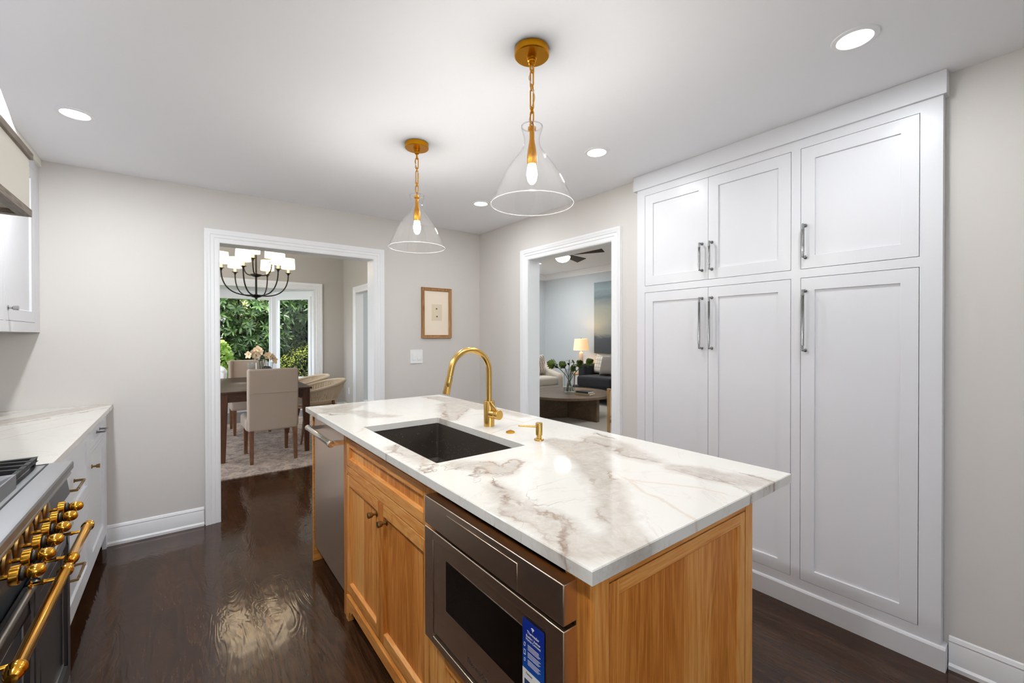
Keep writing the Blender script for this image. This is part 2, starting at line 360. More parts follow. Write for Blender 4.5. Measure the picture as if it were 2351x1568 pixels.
# ------------------------------------------------------------------ mesh builder
X_, Y_, Z_ = Vector((1, 0, 0)), Vector((0, 1, 0)), Vector((0, 0, 1))
ORG = {}
class MB:
    def __init__(s, fr=None):
        s.v = []; s.f = []; s.m = []; s.mi = 0; s.fr = fr
    def P(s, p):
        if s.fr is None: return Vector(p)
        o, u, v, w_ = s.fr; return o + u*p[0] + v*p[1] + w_*p[2]
    def add(s, pts, faces, mi=None):
        b = len(s.v); s.v += [s.P(p) for p in pts]
        for f in faces: s.f.append([b+i for i in f]); s.m.append(s.mi if mi is None else mi)
    def box(s, a, b, mi=None):
        x0, y0, z0 = [min(a[i], b[i]) for i in range(3)]; x1, y1, z1 = [max(a[i], b[i]) for i in range(3)]
        s.add([(x0, y0, z0), (x1, y0, z0), (x1, y1, z0), (x0, y1, z0), (x0, y0, z1), (x1, y0, z1), (x1, y1, z1), (x0, y1, z1)],
              [(0, 3, 2, 1), (4, 5, 6, 7), (0, 1, 5, 4), (1, 2, 6, 5), (2, 3, 7, 6), (3, 0, 4, 7)], mi); return s
    def loft(s, rings, cap0=True, cap1=True, closed=True, mi=None):
        n = len(rings[0]); pts = [p for r in rings for p in r]; fs = []
        for k in range(len(rings)-1):
            for i in range(n if closed else n-1):
                j = (i+1) % n; fs.append((k*n+i, k*n+j, (k+1)*n+j, (k+1)*n+i))
        if cap0: fs.append(tuple(range(n))[::-1])
        if cap1: fs.append(tuple((len(rings)-1)*n+i for i in range(n)))
        s.add(pts, fs, mi); return s
    def lathe(s, prof, c=(0, 0, 0), axis=None, n=32, cap0=True, cap1=True, mi=None, close=False):
        ax = (axis or Z_).normalized(); t = X_ if abs(ax.x) < 0.9 else Y_
        u = ax.cross(t).normalized(); v = ax.cross(u); c = Vector(c)
        rings = [[c + ax*h + (u*math.cos(2*PI*i/n) + v*math.sin(2*PI*i/n))*r for i in range(n)] for r, h in prof]
        if close: rings.append(rings[0])
        return s.loft(rings, cap0 and not close, cap1 and not close, mi=mi)
    def cyl(s, p0, p1, r0, r1=None, n=20, mi=None):
        p0 = Vector(p0); p1 = Vector(p1); d = p1-p0
        return s.lathe([(r0, 0), (r0 if r1 is None else r1, d.length)], p0, d, n, mi=mi)
    def tube(s, path, r, n=10, closed=False, mi=None, flat=1.0):
        path = [Vector(p) for p in path]; L = len(path); rings = []; prev = None
        for i, p in enumerate(path):
            a = path[(i-1) % L] if (closed or i > 0) else p; b = path[(i+1) % L] if (closed or i < L-1) else p
            t = (b-a).normalized()
            if prev is None:
                ref = Z_ if abs(t.z) < 0.9 else X_
                u = (ref - t*ref.dot(t)).normalized()
            else: u = (prev - t*prev.dot(t)).normalized()
            prev = u; v = t.cross(u); rr = r[i] if isinstance(r, (list, tuple)) else r
            rings.append([p + (u*math.cos(2*PI*k/n) + v*math.sin(2*PI*k/n)*flat)*rr for k in range(n)])
        if closed: rings.append(rings[0])
        return s.loft(rings, not closed, not closed, mi=mi)
    def prism(s, poly, h0, h1, axis='z', mi=None):
        f = {'z': lambda p, h: (p[0], p[1], h), 'y': lambda p, h: (p[0], h, p[1]), 'x': lambda p, h: (h, p[0], p[1])}[axis]
        return s.loft([[f(p, h0) for p in poly], [f(p, h1) for p in poly]], mi=mi)
    def ball(s, c, r, n=20, m=12, mi=None, axis=None):
        rx = r if isinstance(r, (tuple, list)) else (r, r, r); c = Vector(c); rings = []
        for k in range(m+1):
            t = PI*k/m; e = max(math.sin(t), 0.001)
            rings.append([c + Vector((rx[0]*e*math.cos(2*PI*i/n), rx[1]*e*math.sin(2*PI*i/n), -rx[2]*math.cos(t))) for i in range(n)])
        return s.loft(rings, mi=mi)
    def pillow(s, c, wd, ht, th, u, v, n=16, mi=None):
        u = Vector(u).normalized(); v = Vector(v).normalized(); nn = u.cross(v); c = Vector(c); pts = []; fs = []
        for side in (1, -1):
            b = len(pts)
            for i in range(n+1):
                for j in range(n+1):
                    a = i/n*2-1; e = j/n*2-1
                    pin = 1-0.10*(1-abs(a)**2)*abs(e)**3 - 0.0; pin2 = 1-0.10*(1-abs(e)**2)*abs(a)**3
                    t = ((1-a**4)*(1-e**4))**0.5*th/2
                    pts.append(c + u*a*wd/2*pin2 + v*e*ht/2*pin + nn*t*side)
            for i in range(n):
                for j in range(n):
                    q = (b+i*(n+1)+j, b+(i+1)*(n+1)+j, b+(i+1)*(n+1)+j+1, b+i*(n+1)+j+1)
                    fs.append(q if side > 0 else q[::-1])
        s.add(pts, fs, mi); return s
    def build(s, name, mats, parent=None, bevel=0, seg=2, ang=35, sub=0, weld=True, org=None, normals=True):
        if isinstance(mats, str): mats = [mats]
        if parent is None:
            if org is None:
                xs = [p.x for p in s.v]; ys = [p.y for p in s.v]; zs = [p.z for p in s.v]
                org = Vector(((min(xs)+max(xs))/2, (min(ys)+max(ys))/2, min(zs)))
            org = Vector(org)
        else: org = ORG[parent.name]
        me = bpy.data.meshes.new(name)
        me.from_pydata([p-org for p in s.v], [], s.f)
        for m in mats: me.materials.append(MATS[m])
        me.polygons.foreach_set('material_index', s.m)
        bm = bmesh.new(); bm.from_mesh(me)
        if weld: bmesh.ops.remove_doubles(bm, verts=bm.verts, dist=1e-5)
        if normals: bmesh.ops.recalc_face_normals(bm, faces=bm.faces)
        bm.to_mesh(me); bm.free()
        me.polygons.foreach_set('use_smooth', [True]*len(me.polygons))
        me.set_sharp_from_angle(angle=math.radians(ang))
        o = bpy.data.objects.new(name, me); C.objects.link(o)
        if parent is None: o.location = org
        else: o.parent = parent
        ORG[o.name] = org
        if bevel:
            b = o.modifiers.new('bevel', 'BEVEL'); b.width = bevel; b.segments = seg; b.limit_method = 'ANGLE'; b.angle_limit = math.radians(40)
            b.harden_normals = False
        if sub:
            m_ = o.modifiers.new('sub', 'SUBSURF'); m_.levels = sub; m_.render_levels = sub
        return o
def tag(o, label=None, cat=None, group=None, kind=None):
    if label: o['label'] = label
    if cat: o['category'] = cat
    if group: o['group'] = group
    if kind: o['kind'] = kind
    return o
def thing(name, label, cat, loc=(0, 0, 0), group=None):
    o = bpy.data.objects.new(name, None); C.objects.link(o); o.location = loc; o.empty_display_size = 0.1
    ORG[o.name] = Vector(loc); return tag(o, label, cat, group)
def copy_tree(o, parent=None):
    c = o.copy(); C.objects.link(c)
    if parent: c.parent = parent
    for ch in list(o.children): copy_tree(ch, c)
    return c
def struct(mb, name, mats, label=None, cat=None, **k):
    o = mb.build(name, mats, **k); o['kind'] = 'structure'
    if label: o['label'] = label
    if cat: o['category'] = cat
    return o
def V(*a): return Vector(a)
# frames: (origin, u, v, w) with w pointing out of the face
FACE_MX = lambda x: (V(x, 0, 0), -Y_, Z_, -X_)      # faces -X, u = -y
FACE_MY = lambda y: (V(0, y, 0), X_, Z_, -Y_)       # faces -Y, u = x
FACE_PX = lambda x: (V(x, 0, 0), Y_, Z_, X_)        # faces +X, u = y

def shaker(mb, u0, u1, v0, v1, t=0.02, st=0.058, rail=None, rec=0.008, mv=0, mh=0, mp=0, w0=0.0, ch=0.0):
    """flush front at w0; stiles (mat mv), rails (mat mh), recessed panel (mat mp)"""
    rl = rail or st; b = w0-t
    mb.box((u0, v0, b), (u0+st, v1, w0), mv); mb.box((u1-st, v0, b), (u1, v1, w0), mv)
    mb.box((u0+st, v0, b), (u1-st, v0+rl, w0), mh); mb.box((u0+st, v1-rl, b), (u1-st, v1, w0), mh)
    mb.box((u0+st, v0+rl, b), (u1-st, v1-rl, w0-rec), mp)
    if ch:
        a0, a1, c0, c1 = u0+st, u1-st, v0+rl, v1-rl; lo = w0-rec
        for q, mi in (([(a0, c0, w0), (a1, c0, w0), (a1-ch, c0+ch, lo), (a0+ch, c0+ch, lo)], mh), ([(a0, c1, w0), (a0+ch, c1-ch, lo), (a1-ch, c1-ch, lo), (a1, c1, w0)], mh),
                      ([(a0, c0, w0), (a0+ch, c0+ch, lo), (a0+ch, c1-ch, lo), (a0, c1, w0)], mv), ([(a1, c0, w0), (a1, c1, w0), (a1-ch, c1-ch, lo), (a1-ch, c0+ch, lo)], mv)):
            mb.add(q, [(0, 1, 2, 3)], mi)
    return mb
def text_mb(txt, size, fr, center=True, depth=0.0004):
    cu = bpy.data.curves.new('t', 'FONT'); cu.body = txt; cu.size = size; cu.extrude = depth/2
    cu.align_x = 'CENTER' if center else 'LEFT'; cu.resolution_u = 2
    o = bpy.data.objects.new('t', cu); C.objects.link(o)
    dg = bpy.context.evaluated_depsgraph_get(); me = o.evaluated_get(dg).to_mesh()
    mb = MB(fr); mb.add([(v.co.x, v.co.y, v.co.z) for v in me.vertices], [tuple(p.vertices) for p in me.polygons])
    o.evaluated_get(dg).to_mesh_clear(); bpy.data.objects.remove(o); bpy.data.curves.remove(cu)
    return mb
# ================================================================== ROOM SHELL
CEIL = 2.4113; YF = 3.783; YF2 = 3.93; XR = 2.4713; XR2 = 2.595; XL = -1.03; YB = -2.8
HI = 2.9; YD = 8.25; YD2 = 8.37; XLV = 7.4
mb = MB(); mb.box((-2.2, YB-0.15, -0.1), (2.62, 9.3, 0)); struct(mb, 'floor', 'floor_wood', 'dark brown stained oak plank floor', 'floor', org=(0, 0, 0))
mb = MB(); mb.box((2.62, 0.9, -0.1), (7.5, YD2, 0.0)); struct(mb, 'floor_living', 'carpet', 'beige carpet of the living room', 'floor', org=(0, 0, 0))
mb = MB(); mb.box((XL-0.12, YB-0.15, CEIL), (XR2, YF2-0.02, CEIL+0.12)); struct(mb, 'ceiling', 'paint_ceiling', 'white kitchen ceiling', 'ceiling')
mb = MB(); mb.box((-2.2, YF2-0.02, HI), (2.5, YD2, HI+0.1)); struct(mb, 'ceiling_dining', 'paint_ceiling', 'dining room ceiling', 'ceiling')
mb = MB(); mb.box((2.5, 0.9, HI), (7.5, YD2, HI+0.1)); struct(mb, 'ceiling_living', 'paint_ceiling', 'white living room ceiling', 'ceiling')
# far wall (kitchen / dining) with the cased opening
OL, OR_, OT = 0.212, 1.353, 2.036
mb = MB()
mb.box((XL-0.12, YF, 0), (OL, YF2, HI), 0); mb.box((OR_, YF, 0), (XR2, YF2, HI), 0); mb.box((OL, YF, OT), (OR_, YF2, HI), 0)
struct(mb, 'wall_far', 'paint_wall', 'greige wall around the dining room opening', 'wall')
# right wall with the cased opening to the living room
RN, RF, RT = 2.027, 2.977, 2.036
mb = MB()
mb.box((XR, YB-0.15, 0), (XR2, RN, HI)); mb.box((XR, RF, 0), (XR2, YF, HI)); mb.box((XR, RN, RT), (XR2, RF, HI))
struct(mb, 'wall_right', 'paint_wall', 'greige wall around the pantry and living room opening', 'wall')
mb = MB(); mb.box((XL-0.12, YB-0.15, 0), (XL, YF, HI)); struct(mb, 'wall_left', 'paint_wall', 'greige wall behind the range', 'wall')
mb = MB()
mb.box((XL, YB-0.15, 0), (-0.40, YB, HI)); mb.box((0.80, YB-0.15, 0), (XR, YB, HI)); mb.box((-0.40, YB-0.15, 0), (0.80, YB, 0.95)); mb.box((-0.40, YB-0.15, 2.20), (0.80, YB, HI))
struct(mb, 'wall_rear', 'paint_wall', 'greige wall behind the camera with an added window', 'wall')
# dining walls
BL, BR, BT = -0.40, 1.905, 2.19
mb = MB()
mb.box((-2.2, YD, 0), (BL, YD2, HI)); mb.box((BR, YD, 0), (2.38, YD2, HI)); mb.box((BL, YD, BT), (BR, YD2, HI))
struct(mb, 'wall_dining_far', 'paint_dining', 'taupe dining room wall around the bay window', 'wall')
mb = MB(); mb.box((-2.3, YF2, 0), (-2.2, 4.8, HI)); mb.box((-2.3, 7.4, 0), (-2.2, YD2, HI)); mb.box((-2.3, 4.8, 0), (-2.2, 7.4, 0.7)); mb.box((-2.3, 4.8, 2.3), (-2.2, 7.4, HI)); struct(mb, 'wall_dining_left', 'paint_dining', 'taupe dining room wall', 'wall')
DN, DF, DT = 6.62, 7.52, 2.10
mb = MB()
mb.box((2.38, YF2, 0), (2.5, DN, HI)); mb.box((2.38, DF, 0), (2.5, YD2, HI)); mb.box((2.38, DN, DT), (2.5, DF, HI))
struct(mb, 'wall_dining_right', 'paint_dining', 'taupe dining room wall with a doorway', 'wall')
# living walls
LW0, LW1 = 2.87, 4.55
mb = MB()
mb.box((2.5, YD, 0), (LW0, YD2, HI)); mb.box((LW1, YD, 0), (XLV+0.1, YD2, HI)); mb.box((LW0, YD, 2.15), (LW1, YD2, HI))
struct(mb, 'wall_living_far', 'paint_living', 'pale blue grey living room wall with garden door', 'wall')
mb = MB(); mb.box((XLV, 0.9, 0), (XLV+0.1, YD, HI)); struct(mb, 'wall_living_right', 'paint_living', 'pale blue grey living room wall behind the sofa', 'wall')
mb = MB(); mb.box((XR2, 0.8, 0), (XLV+0.1, 0.9, HI)); struct(mb, 'wall_living_near', 'paint_living', 'pale blue grey living room wall', 'wall')

# casings: profile across width (0 = inner edge .. W) with depth
CPROF = [(0.0, 0.010), (0.006, 0.014), (0.012, 0.016), (0.030, 0.016), (0.034, 0.020), (0.052, 0.020), (0.056, 0.024), (0.072, 0.024), (0.078, 0.028), (0.088, 0.028)]
def casing(mb, fr, u0, u1, vt, W=0.086, vb=0.0, bottom=False):
    """cased opening: mitred profile around left, top, right of opening u0..u1, top vt"""
    s = W/0.088; prof = [(0.0, 0.0)] + [(a*s, d) for a, d in CPROF] + [(W, 0.0)]
    old = mb.fr; mb.fr = fr
    path = [lambda a: (u0-a, vb), lambda a: (u0-a, vt+a), lambda a: (u1+a, vt+a), lambda a: (u1+a, vb)]
    rings = []
    for f in path:
        rings.append([(f(a)[0], f(a)[1], d) for a, d in prof])
    mb.loft(rings, True, True)
    mb.fr = old
    return mb
def jamb(mb, x0, x1, y0, y1, top, axis, t=0.018):
    """thin white lining of an opening"""
    if axis == 'y':    # wall normal along y, opening x0..x1
        mb.box((x0, y0, 0), (x0+t, y1, top-t)); mb.box((x1-t, y0, 0), (x1, y1, top-t)); mb.box((x0, y0, top-t), (x1, y1, top))
    else:
        mb.box((x0, y0, 0), (x1, y0+t, top-t)); mb.box((x0, y1-t, 0), (x1, y1, top-t)); mb.box((x0, y0, top-t), (x1, y1, top))
mb = MB(); casing(mb, FACE_MY(YF), OL+0.006, OR_-0.006, OT-0.006, 0.092)
jamb(mb, OL-0.012, OR_+0.012, YF, YF2, OT+0.012, 'y')
struct(mb, 'trim_1', 'paint_trim', 'white moulded casing of the dining room opening', 'trim')
mb = MB(); fr = FACE_MX(XR); casing(mb, fr, -RF+0.004, -RN-0.004, RT-0.004, 0.092)
jamb(mb, XR, XR2, RN-0.012, RF+0.012, RT+0.012, 'x')
struct(mb, 'trim_2', 'paint_trim', 'white moulded casing of the living room opening', 'trim')
mb = MB(); casing(mb, (V(2.38, 0, 0), -Y_, Z_, -X_), -DF+0.004, -DN-0.004, DT-0.004, 0.10)
jamb(mb, 2.38, 2.5, DN-0.012, DF+0.012, DT+0.012, 'x')
struct(mb, 'trim_3', 'paint_trim', 'white casing of the doorway between dining and living room', 'trim')
mb = MB(); casing(mb, FACE_MY(YD), BL, BR, BT, 0.10)
struct(mb, 'trim_4', 'paint_trim', 'white moulded casing around the bay window', 'trim')

BPROF = [(0, 0), (0.018, 0), (0.019, 0.016), (0.012, 0.026), (0.012, 0.098), (0.009, 0.108), (0.011, 0.114), (0.006, 0.128), (0.0, 0.132)]
def baseboard(name, a, b, nrm, label):
    a = V(*a, 0); b = V(*b, 0); nv = V(*nrm, 0)
    mb = MB(); mb.loft([[p + nv*d + Z_*h for d, h in BPROF] for p in (a, b)])
    return struct(mb, name, 'paint_trim', label, 'baseboard', ang=25)
baseboard('baseboard_far', (-0.39, YF), (OL-0.094, YF), (0, -1), 'white baseboard between base cabinet and dining room opening')
baseboard('baseboard_corner', (OR_+0.096, YF), (XR, YF), (0, -1), 'white baseboard in the far corner')
baseboard('baseboard_right', (XR, 0.302), (XR, YB), (-1, 0), 'white baseboard right of the pantry')
baseboard('baseboard_dining', (BR+0.10, YD), (2.38, YD), (0, -1), 'white dining room baseboard')
baseboard('baseboard_doorway', (2.38, YD), (2.38, DF+0.10), (-1, 0), 'white baseboard beside the doorway')
baseboard('baseboard_garden', (2.5, YD), (LW0-0.05, YD), (0, -1), 'white baseboard beside the garden door')
baseboard('baseboard_living', (XLV, YD), (XLV, 0.9), (-1, 0), 'white living room baseboard')
# living crown
mb = MB(); cp = [(0, 0), (0.10, 0), (0.10, -0.015), (0.085, -0.03), (0.03, -0.10), (0.018, -0.115), (0.018, -0.135), (0, -0.135)]
mb.loft([[V(XLV-d, y, HI+h) for d, h in cp] for y in (0.9, YD)])
mb.loft([[V(x, YD-d, HI+h) for d, h in cp] for x in (2.5, XLV)])
struct(mb, 'trim_5', 'paint_trim', 'white crown moulding of the living room', 'trim')

# ------------------------------------------------ windows
def sash(mb, fr, u0, u1, v0, v1, fw=0.05, d=0.05, mun=()):
    o = mb.fr; mb.fr = fr
    mb.box((u0, v0, -d), (u0+fw, v1, 0)); mb.box((u1-fw, v0, -d), (u1, v1, 0))
    mb.box((u0+fw, v0, -d), (u1-fw, v0+fw, 0)); mb.box((u0+fw, v1-fw, -d), (u1-fw, v1, 0))
    for m_ in mun: mb.box((m_-0.012, v0+fw, -d*0.7), (m_+0.012, v1-fw, -d*0.3))
    mb.fr = o
def glass(fr, u0, u1, v0, v1, parent):
    mb = MB(fr); mb.box((u0, v0, -0.028), (u1, v1, -0.022)); return mb.build('pane', 'glass_pane', parent)
# bay: three windows between posts, with side walls, seat board and soffit
SILL, HEAD = 0.56, 2.07
bp = [(-0.36, 8.40), (0.15, 9.02), (1.355, 9.02), (1.865, 8.40)]
mb = MB()
mb.prism([(BL-0.02, YD+0.002), (BL-0.02, 8.46), (0.15, 9.02), (1.355, 9.02), (BR+0.02, 8.46), (BR+0.02, YD+0.002)], HEAD+0.10, HEAD+0.20)      # soffit
outer = [(-0.46, 8.40), (0.11, 9.12), (1.395, 9.12), (1.965, 8.40)]
mb.prism(bp + outer[::-1], 0.0, SILL-0.03); 
mb.prism(bp + outer[::-1], HEAD, HEAD+0.2)
mb.box((BL, YD+0.001, 0), (-0.36, 8.45, HEAD+0.1)); mb.box((1.865, YD+0.001, 0), (BR, 8.45, HEAD+0.1))
for (x, y) in bp[1:3]:
    sx = 1 if x > 0.7 else -1
    mb.prism([(x-0.045, y-0.03), (x+0.045, y-0.03), (x+0.06, y+0.1), (x-0.06, y+0.1)], SILL-0.03, HEAD)
struct(mb, 'wall_bay', 'paint_trim', 'white bay window posts, apron and soffit', 'wall', ang=25)
def bay_window(n, a, b, label):
    a = V(*a, 0); b = V(*b, 0); L = (b-a).length; u = (b-a).normalized(); wv = u.cross(Z_).normalized()
    if wv.y > 0: wv = -wv
    fr = (a, u, Z_, wv)
    t = thing('window_%d' % n, label, 'window', (a+b)/2 + Z_*SILL); t['kind'] = 'structure'
    mb = MB(fr); sash(mb, fr, 0.03, L-0.03, SILL, HEAD, 0.05, 0.05); mb.box((0.0, SILL-0.03, -0.06), (L, SILL, 0.03)); mb.build('sash', 'paint_trim', t, bevel=0.003)
    glass(fr, 0.075, L-0.075, SILL+0.045, HEAD-0.045, t)
bay_window(1, bp[0], bp[1], 'angled left pane of the dining room bay window')
bay_window(2, bp[1], bp[2], 'wide middle pane of the dining room bay window')
bay_window(3, bp[2], bp[3], 'narrow angled right pane of the dining room bay window')
t = thing('door_1', 'glazed garden door of the living room with black frame', 'door', ((LW0+LW1)/2, YD, 0)); t['kind'] = 'structure'
fr = FACE_MY(YD+0.02)
mb = MB(fr)
for u0, u1 in ((LW0, (LW0+LW1)/2), ((LW0+LW1)/2, LW1)): sash(mb, fr, u0, u1, 0.02, 2.15, 0.045, 0.05, mun=((u0+u1)/2,))
mb.build('door_frame', 'plastic_black', t); glass(fr, LW0+0.04, LW1-0.04, 0.06, 2.11, t)
t = thing('window_4', 'added window behind the camera, lets daylight into the kitchen', 'window', (0.2, YB, 0.95)); t['kind'] = 'structure'  # unseen window, added to bring daylight into the kitchen
fr = (V(0, YB-0.05, 0), -X_, Z_, Y_); mb = MB(fr)
for u0, u1 in ((-0.80, -0.2), (-0.2, 0.40)): sash(mb, fr, u0, u1, 0.95, 2.20, 0.05, 0.05)
mb.build('sash', 'paint_trim', t); glass(fr, -0.76, 0.36, 0.99, 2.16, t)

t = thing('window_5', 'added wide side window outside the view, lets daylight into the dining room', 'window', (-2.2, 6.1, 0.7)); t['kind'] = 'structure'  # unseen window, added to brighten the dining room
fr = FACE_PX(-2.23); mb = MB(fr)
for u0, u1 in ((4.8, 6.1), (6.1, 7.4)): sash(mb, fr, u0, u1, 0.7, 2.3, 0.06, 0.05)
mb.build('sash', 'paint_trim', t); glass(fr, 4.85, 7.35, 0.75, 2.25, t)

# ================================================================== CEILING LIGHTS
def downlight(x, y, z, label, power=15.0, r=0.05, group='recessed ceiling downlights'):
    t = thing('recessed_downlight', label, 'ceiling light', (x, y, z), group)
    mb = MB(); mb.lathe([(r, -0.0005), (r+0.004, -0.006), (r+0.018, -0.004), (r+0.02, 0.0)], (x, y, z), Z_, 40, False, False); mb.build('trim_ring', 'paint_trim', t, normals=True)
    mb = MB(); mb.lathe([(0.001, -0.0035), (r, -0.003), (r, 0.0)], (x, y, z), Z_, 40); mb.build('lens', 'lamp_lens', t)
    l = light('downlight_lamp', 'AREA', (x, y, z-0.008), power, (0.92, 0.965, 1.0), 2*r); l.parent = t; l.location = (0, 0, -0.008)
    return t
DLP = 3.8; DLL = 9.9
for x, y, lb in ((1.903, 1.676, 'glowing recessed downlight between the near pendant and the pantry doors'),
                 (1.90, 2.886, 'glowing recessed downlight near the far corner, between the two pendants'),
                 (1.91, 0.478, 'glowing recessed downlight nearest the camera, above the tall single pantry door'),
                 (-0.40, 2.893, 'glowing recessed downlight at the left, in front of the range hood')):
    downlight(x, y, CEIL, lb, DLP if x > 0 else DLL)
for x, y in ((-0.40, 1.68), (-0.40, 0.48), (1.90, -0.72), (-0.40, -0.72), (1.90, -1.92), (-0.40, -1.92)):  # unseen downlights, added to light the kitchen
    downlight(x, y, CEIL, 'added recessed downlight outside the view, extra light for the kitchen', (DLP if x > 0 else DLL)*(1.0 if y > 0 else 0.4 if x > 0 else 0.1), group='added kitchen downlights outside the view')
downlight(6.05, 6.95, HI, 'small bright recessed downlight in the living room ceiling, left of the fan', 24)
for x, y in ((4.0, 2.6), (6.05, 2.6), (4.0, 6.9)): downlight(x, y, HI, 'added recessed downlight outside the view, extra light for the living room', 24, group='added living room downlights outside the view')  # the three unseen downlights are added to brighten the living room

def pendant(x, y, label, rot):
    t = thing('pendant_light', label, 'pendant light', (x, y, CEIL), 'glass pendants above the island')
    Z = lambda z: z  # world heights
    mb = MB(); mb.lathe([(0.060, CEIL), (0.064, CEIL-0.003), (0.064, CEIL-0.026), (0.061, CEIL-0.029), (0.018, CEIL-0.029), (0.018, CEIL-0.036), (0.0155, CEIL-0.038), (0.0155, CEIL-0.045), (0.012, CEIL-0.047), (0.012, CEIL-0.056), (0.006, CEIL-0.060), (0.001, CEIL-0.060)], (x, y, 0), Z_, 48)
    mb.build('canopy', 'brass_pendant', t)
    def link(mb, z0, z1, hw, ang, r=0.0026):
        d = V(math.cos(ang), math.sin(ang), 0); pts = []; n = 8
        for i in range(n+1): a = PI*i/n; pts.append(V(x, y, z1-hw)+d*hw*math.cos(a)+Z_*hw*math.sin(a))
        for i in range(n+1): a = PI+PI*i/n; pts.append(V(x, y, z0+hw)+d*hw*math.cos(a)+Z_*hw*math.sin(a))
        mb.tube(pts, r, 8, True)
    mb = MB(); a = rot
    for z0, z1, hw, da in ((2.325, 2.358, 0.013, 0), (2.272, 2.333, 0.008, 1.2), (2.258, 2.280, 0.009, 0), (2.188, 2.263, 0.006, 1.57), (2.176, 2.197, 0.009, 0.1), (2.138, 2.182, 0.007, 1.4), (2.108, 2.142, 0.014, 0)):
        link(mb, z0, z1, hw, a+da, 0.0026 if hw < 0.013 else 0.0032)
    mb.build('chain', 'brass_pendant', t)
    mb = MB(); pts = []
    for i in range(25):
        k = i/24; ang = k*9+rot; amp = 0.012*abs(math.sin(k*PI*3))
        pts.append((x+amp*math.cos(ang), y+amp*math.sin(ang), 2.352-(2.352-2.125)*k))
    mb.tube(pts, 0.0016, 6); mb.build('cord', 'cord_clear', t)
    mb = MB(); mb.lathe([(0.006, 2.128), (0.015, 2.122), (0.015, 2.112), (0.009, 2.108), (0.009, 2.078), (0.0105, 2.072), (0.0105, 2.066), (0.014, 2.05), (0.018, 2.02), (0.019, 1.992), (0.017, 1.985)], (x, y, 0), Z_, 28)
    mb.build('socket', 'brass_pendant', t)
    mb = MB(); mb.lathe([(0.010, 1.992), (0.014, 1.985), (0.019, 1.962), (0.020, 1.945), (0.016, 1.925), (0.008, 1.914), (0.001, 1.912)], (x, y, 0), Z_, 20); mb.build('bulb', 'bulb_glow', t)
    mb = MB(); pr = [(0.036, 2.128), (0.041, 2.124), (0.040, 2.117), (0.034, 2.10), (0.030, 2.085), (0.029, 2.068), (0.033, 2.05), (0.044, 2.03), (0.064, 2.005), (0.086, 1.975), (0.106, 1.94), (0.124, 1.905), (0.139, 1.875), (0.150, 1.848), (0.1535, 1.838)]
    inn = [(r-0.0022, z) for r, z in pr]
    mb.lathe(pr + inn[::-1], (x, y, 0), Z_, 72, close=True); mb.build('glass_shade', 'glass_shade', t, ang=60)
    mb = MB(); ring = lambda r, z, w_: mb.tube([(x+r*math.cos(2*PI*i/72), y+r*math.sin(2*PI*i/72), z) for i in range(72)], w_, 8, True)
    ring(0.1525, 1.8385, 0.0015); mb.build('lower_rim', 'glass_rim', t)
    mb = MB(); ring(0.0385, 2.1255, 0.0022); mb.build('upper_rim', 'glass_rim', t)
    l = light('pendant_lamp', 'POINT', (0, 0, 0), 7.8, (1, 0.97, 0.92), 0.02); l.parent = t; l.location = (0, 0, 1.895-CEIL)
pendant(1.031, 1.222, 'nearer clear glass bell pendant hanging on brass chain above the island front', 0.4)
pendant(1.031, 2.205, 'farther clear glass bell pendant hanging on brass chain above the sink', 1.0)

